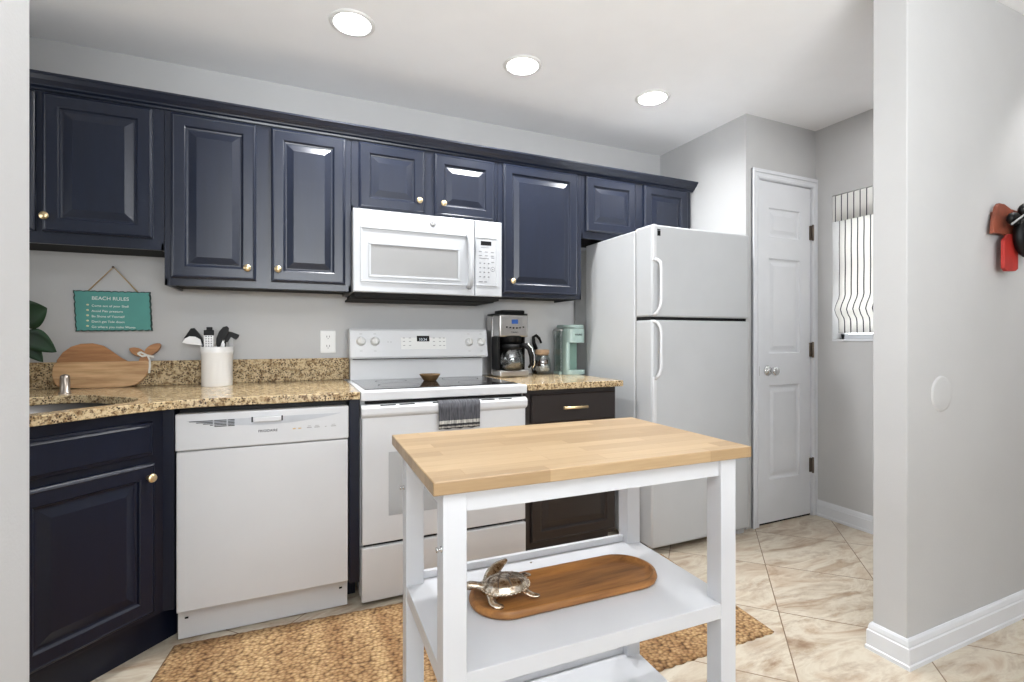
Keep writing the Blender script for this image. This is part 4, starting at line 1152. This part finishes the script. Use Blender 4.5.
obj('handle_trim', MB().tube([(1.222, y0 - .058, CT + .196), (1.248, y0 - .072, CT + .172), (1.264, y0 - .078, CT + .12), (1.266, y0 - .072, CT + .072), (1.257, y0 - .055, CT + .05)], .0045, 8), 'chrome', cf)
# single-serve brewer
kg = thing('pod_coffee_maker', 'mint green single-serve coffee maker beside the fridge', 'coffee maker', (1.58, 2.68, CT))
x0, x1, y0, y1 = 1.527, 1.668, 2.60, 2.78
obj('base', MB().prism(rrect(x0, x1, y0, y1, .04), CT + .001, CT + .028, bevel=.003), 'mint', kg)
obj('column', MB().prism(rrect(x0 + .002, x1 - .012, y0 + .085, y1, .03), CT + .028, CT + .2), 'mint', kg)
obj('cup_recess', MB().prism(rrect(x0 + .038, x1 - .024, y0 + .078, y0 + .1, .008), CT + .028, CT + .198), 'mint2', kg)
obj('side_wing', MB().prism(rrect(x0, x0 + .028, y0 + .01, y0 + .1, .013), CT + .028, CT + .2), 'mint', kg)
obj('brew_head', MB().prism(rrect(x0, x1, y0, y1, .05), CT + .197, CT + .285, bevel=.004), 'mint', kg)
obj('lid', MB().prism(rrect(x0 + .002, x1 - .002, y0 + .002, y1 - .002, .05), CT + .288, CT + .307, bevel=.006), 'mint', kg)
text('lettering', 'KEURIG', .014, Matrix.Translation((1.606, y0 - .0008, CT + .243)) @ FACE, 'print', kg, align='CENTER')
obj('water_tank', MB().prism(rrect(x0 - .022, x0 - .003, y0 + .05, y1 - .04, .008), CT + .02, CT + .27, bevel=.003), 'tank', kg)
obj('tank_lid', MB().prism(rrect(x0 - .024, x0 - .002, y0 + .048, y1 - .038, .008), CT + .27, CT + .28), 'lgray', kg)
obj('tank_foot', MB().prism(rrect(x0 - .022, x0 - .002, y0 + .06, y1 - .04, .008), CT + .001, CT + .02), 'mint', kg)
# jar
jc = onz(542.5, 373.5, CT)
jr = thing('glass_jar', 'glass jar of brown and white contents with a pale lid, between the coffee makers', 'jar', (jc.x, jc.y, CT))
jx, jy = jc.x - .012, jc.y - .02
obj('jar_glass', MB().lathe([(0, 0), (.050, 0), (.056, .008), (.057, .06), (.050, .095), (.042, .108), (.042, .122), (.039, .122), (.039, .108), (.047, .093), (.054, .06), (.052, .01), (0, .005)], (jx, jy, CT + .0005), 'z', 36, cap=False), 'glass', jr)
obj('jar_lid', MB().lathe([(0, .116), (.037, .116), (.040, .124), (.044, .126), (.044, .150), (.041, .153), (0, .153)], (jx, jy, CT + .0005), 'z', 32, cap=False), 'cork', jr)
def pile(rr, n, z0, z1, mat, name):
    mb = MB()
    for i in range(n):
        a_ = random.uniform(0, 2 * PI); r_ = rr * math.sqrt(random.random()); z_ = random.uniform(z0, z1)
        mb.ball((jx + r_ * math.cos(a_), jy + r_ * math.sin(a_), CT + z_), .012, .012, .009, 10, Matrix.Rotation(random.random() * 3, 3, 'X'))
    o_ = obj(name, mb, mat, jr); o_['kind'] = 'stuff'; return o_
pile(.037, 26, .017, .045, 'pods', 'white_contents'); pile(.036, 22, .055, .085, 'coffee', 'brown_contents')
# curved black handle rising behind the carafe
P = [ony(px, py, 2.815) for px, py in ((536, 349), (533.8, 343), (533.5, 337), (536, 335.3), (539, 338), (541.3, 343))]
sc = thing('coffee_scoop', 'small black curved scoop handle rising beside the carafe and glass jar', 'scoop', (P[0].x, 2.815, CT))
obj('handle', MB().tube(P, [.014, .012, .010, .010, .009, .007], 10), 'black', sc)
obj('scoop_bowl', MB().lathe([(0, 0), (.012, 0), (.017, .006), (.018, .08), (.016, .08), (.015, .006), (0, .004)], (P[0].x + .0, 2.832, CT + .0005), 'z', 20, cap=False).tube([(P[0].x - .0, 2.832, CT + .05), P[0]], .006, 8), 'black', sc)

# ------------------------------------------------------------------ on the living room face of the wall
YP = PY0
dsc = MB().lathe([(0, -.005), (.056, -.005), (.062, -.004), (.065, 0)], (2.152, YP, .938), 'y', 44, cap=False)
tag(obj('round_cover_plate', dsc, 'wall'), 'round blank cover plate painted like the grey wall', 'cover plate')
wd = thing('wall_decoration', 'red and brown carved wooden wall decoration with a dark figure on the grey wall', 'wall decoration', (2.65, YP, 1.56))
def WP(px, py, y=YP): p = ony(px, py, y); return (p.x, p.z)
yc = YP - .028
mb = MB().prism([WP(*p, yc) for p in ((993.8, 233), (994.5, 222), (998, 206), (1000, 203), (1005, 204), (1011, 210), (1030, 214), (1040, 236), (1012, 236), (1005, 234))], yc, yc + .014, 'y', bevel=.003)
mb.box(WP(995.3, 0, YP - .016)[0], WP(1006, 0, YP - .016)[0], YP - .016, YP - .0005, WP(993, 229, YP - .016)[1], WP(993, 211, YP - .016)[1])
obj('crosspiece', mb, 'redbrown', wd)
yc = YP - .040
mb = MB().prism([WP(*p, yc) for p in ((1004.5, 268), (1004.5, 240), (1009, 234), (1018.5, 234), (1018.5, 269), (1016, 271), (1007, 271))], yc, yc + .012, 'y', bevel=.003)
obj('plank', mb, 'red', wd)
mb = MB()
c1 = ony(1027, 236, YP - .06); mb.ball(c1, .082, .030, .086, 20)
c2 = ony(1014, 219, YP - .06); mb.ball(c2, .040, .018, .026, 14)
c3 = ony(1026, 211, YP - .06); mb.ball(c3, .045, .02, .03, 14)
obj('dark_figure', mb, 'black', wd)
obj('highlight_streak', MB().tube([ony(1012, 224, YP - .085), ony(1028, 212, YP - .085)], .0035, 8), 'lgray', wd)  # pale tube standing in for the grey highlight line on the figure
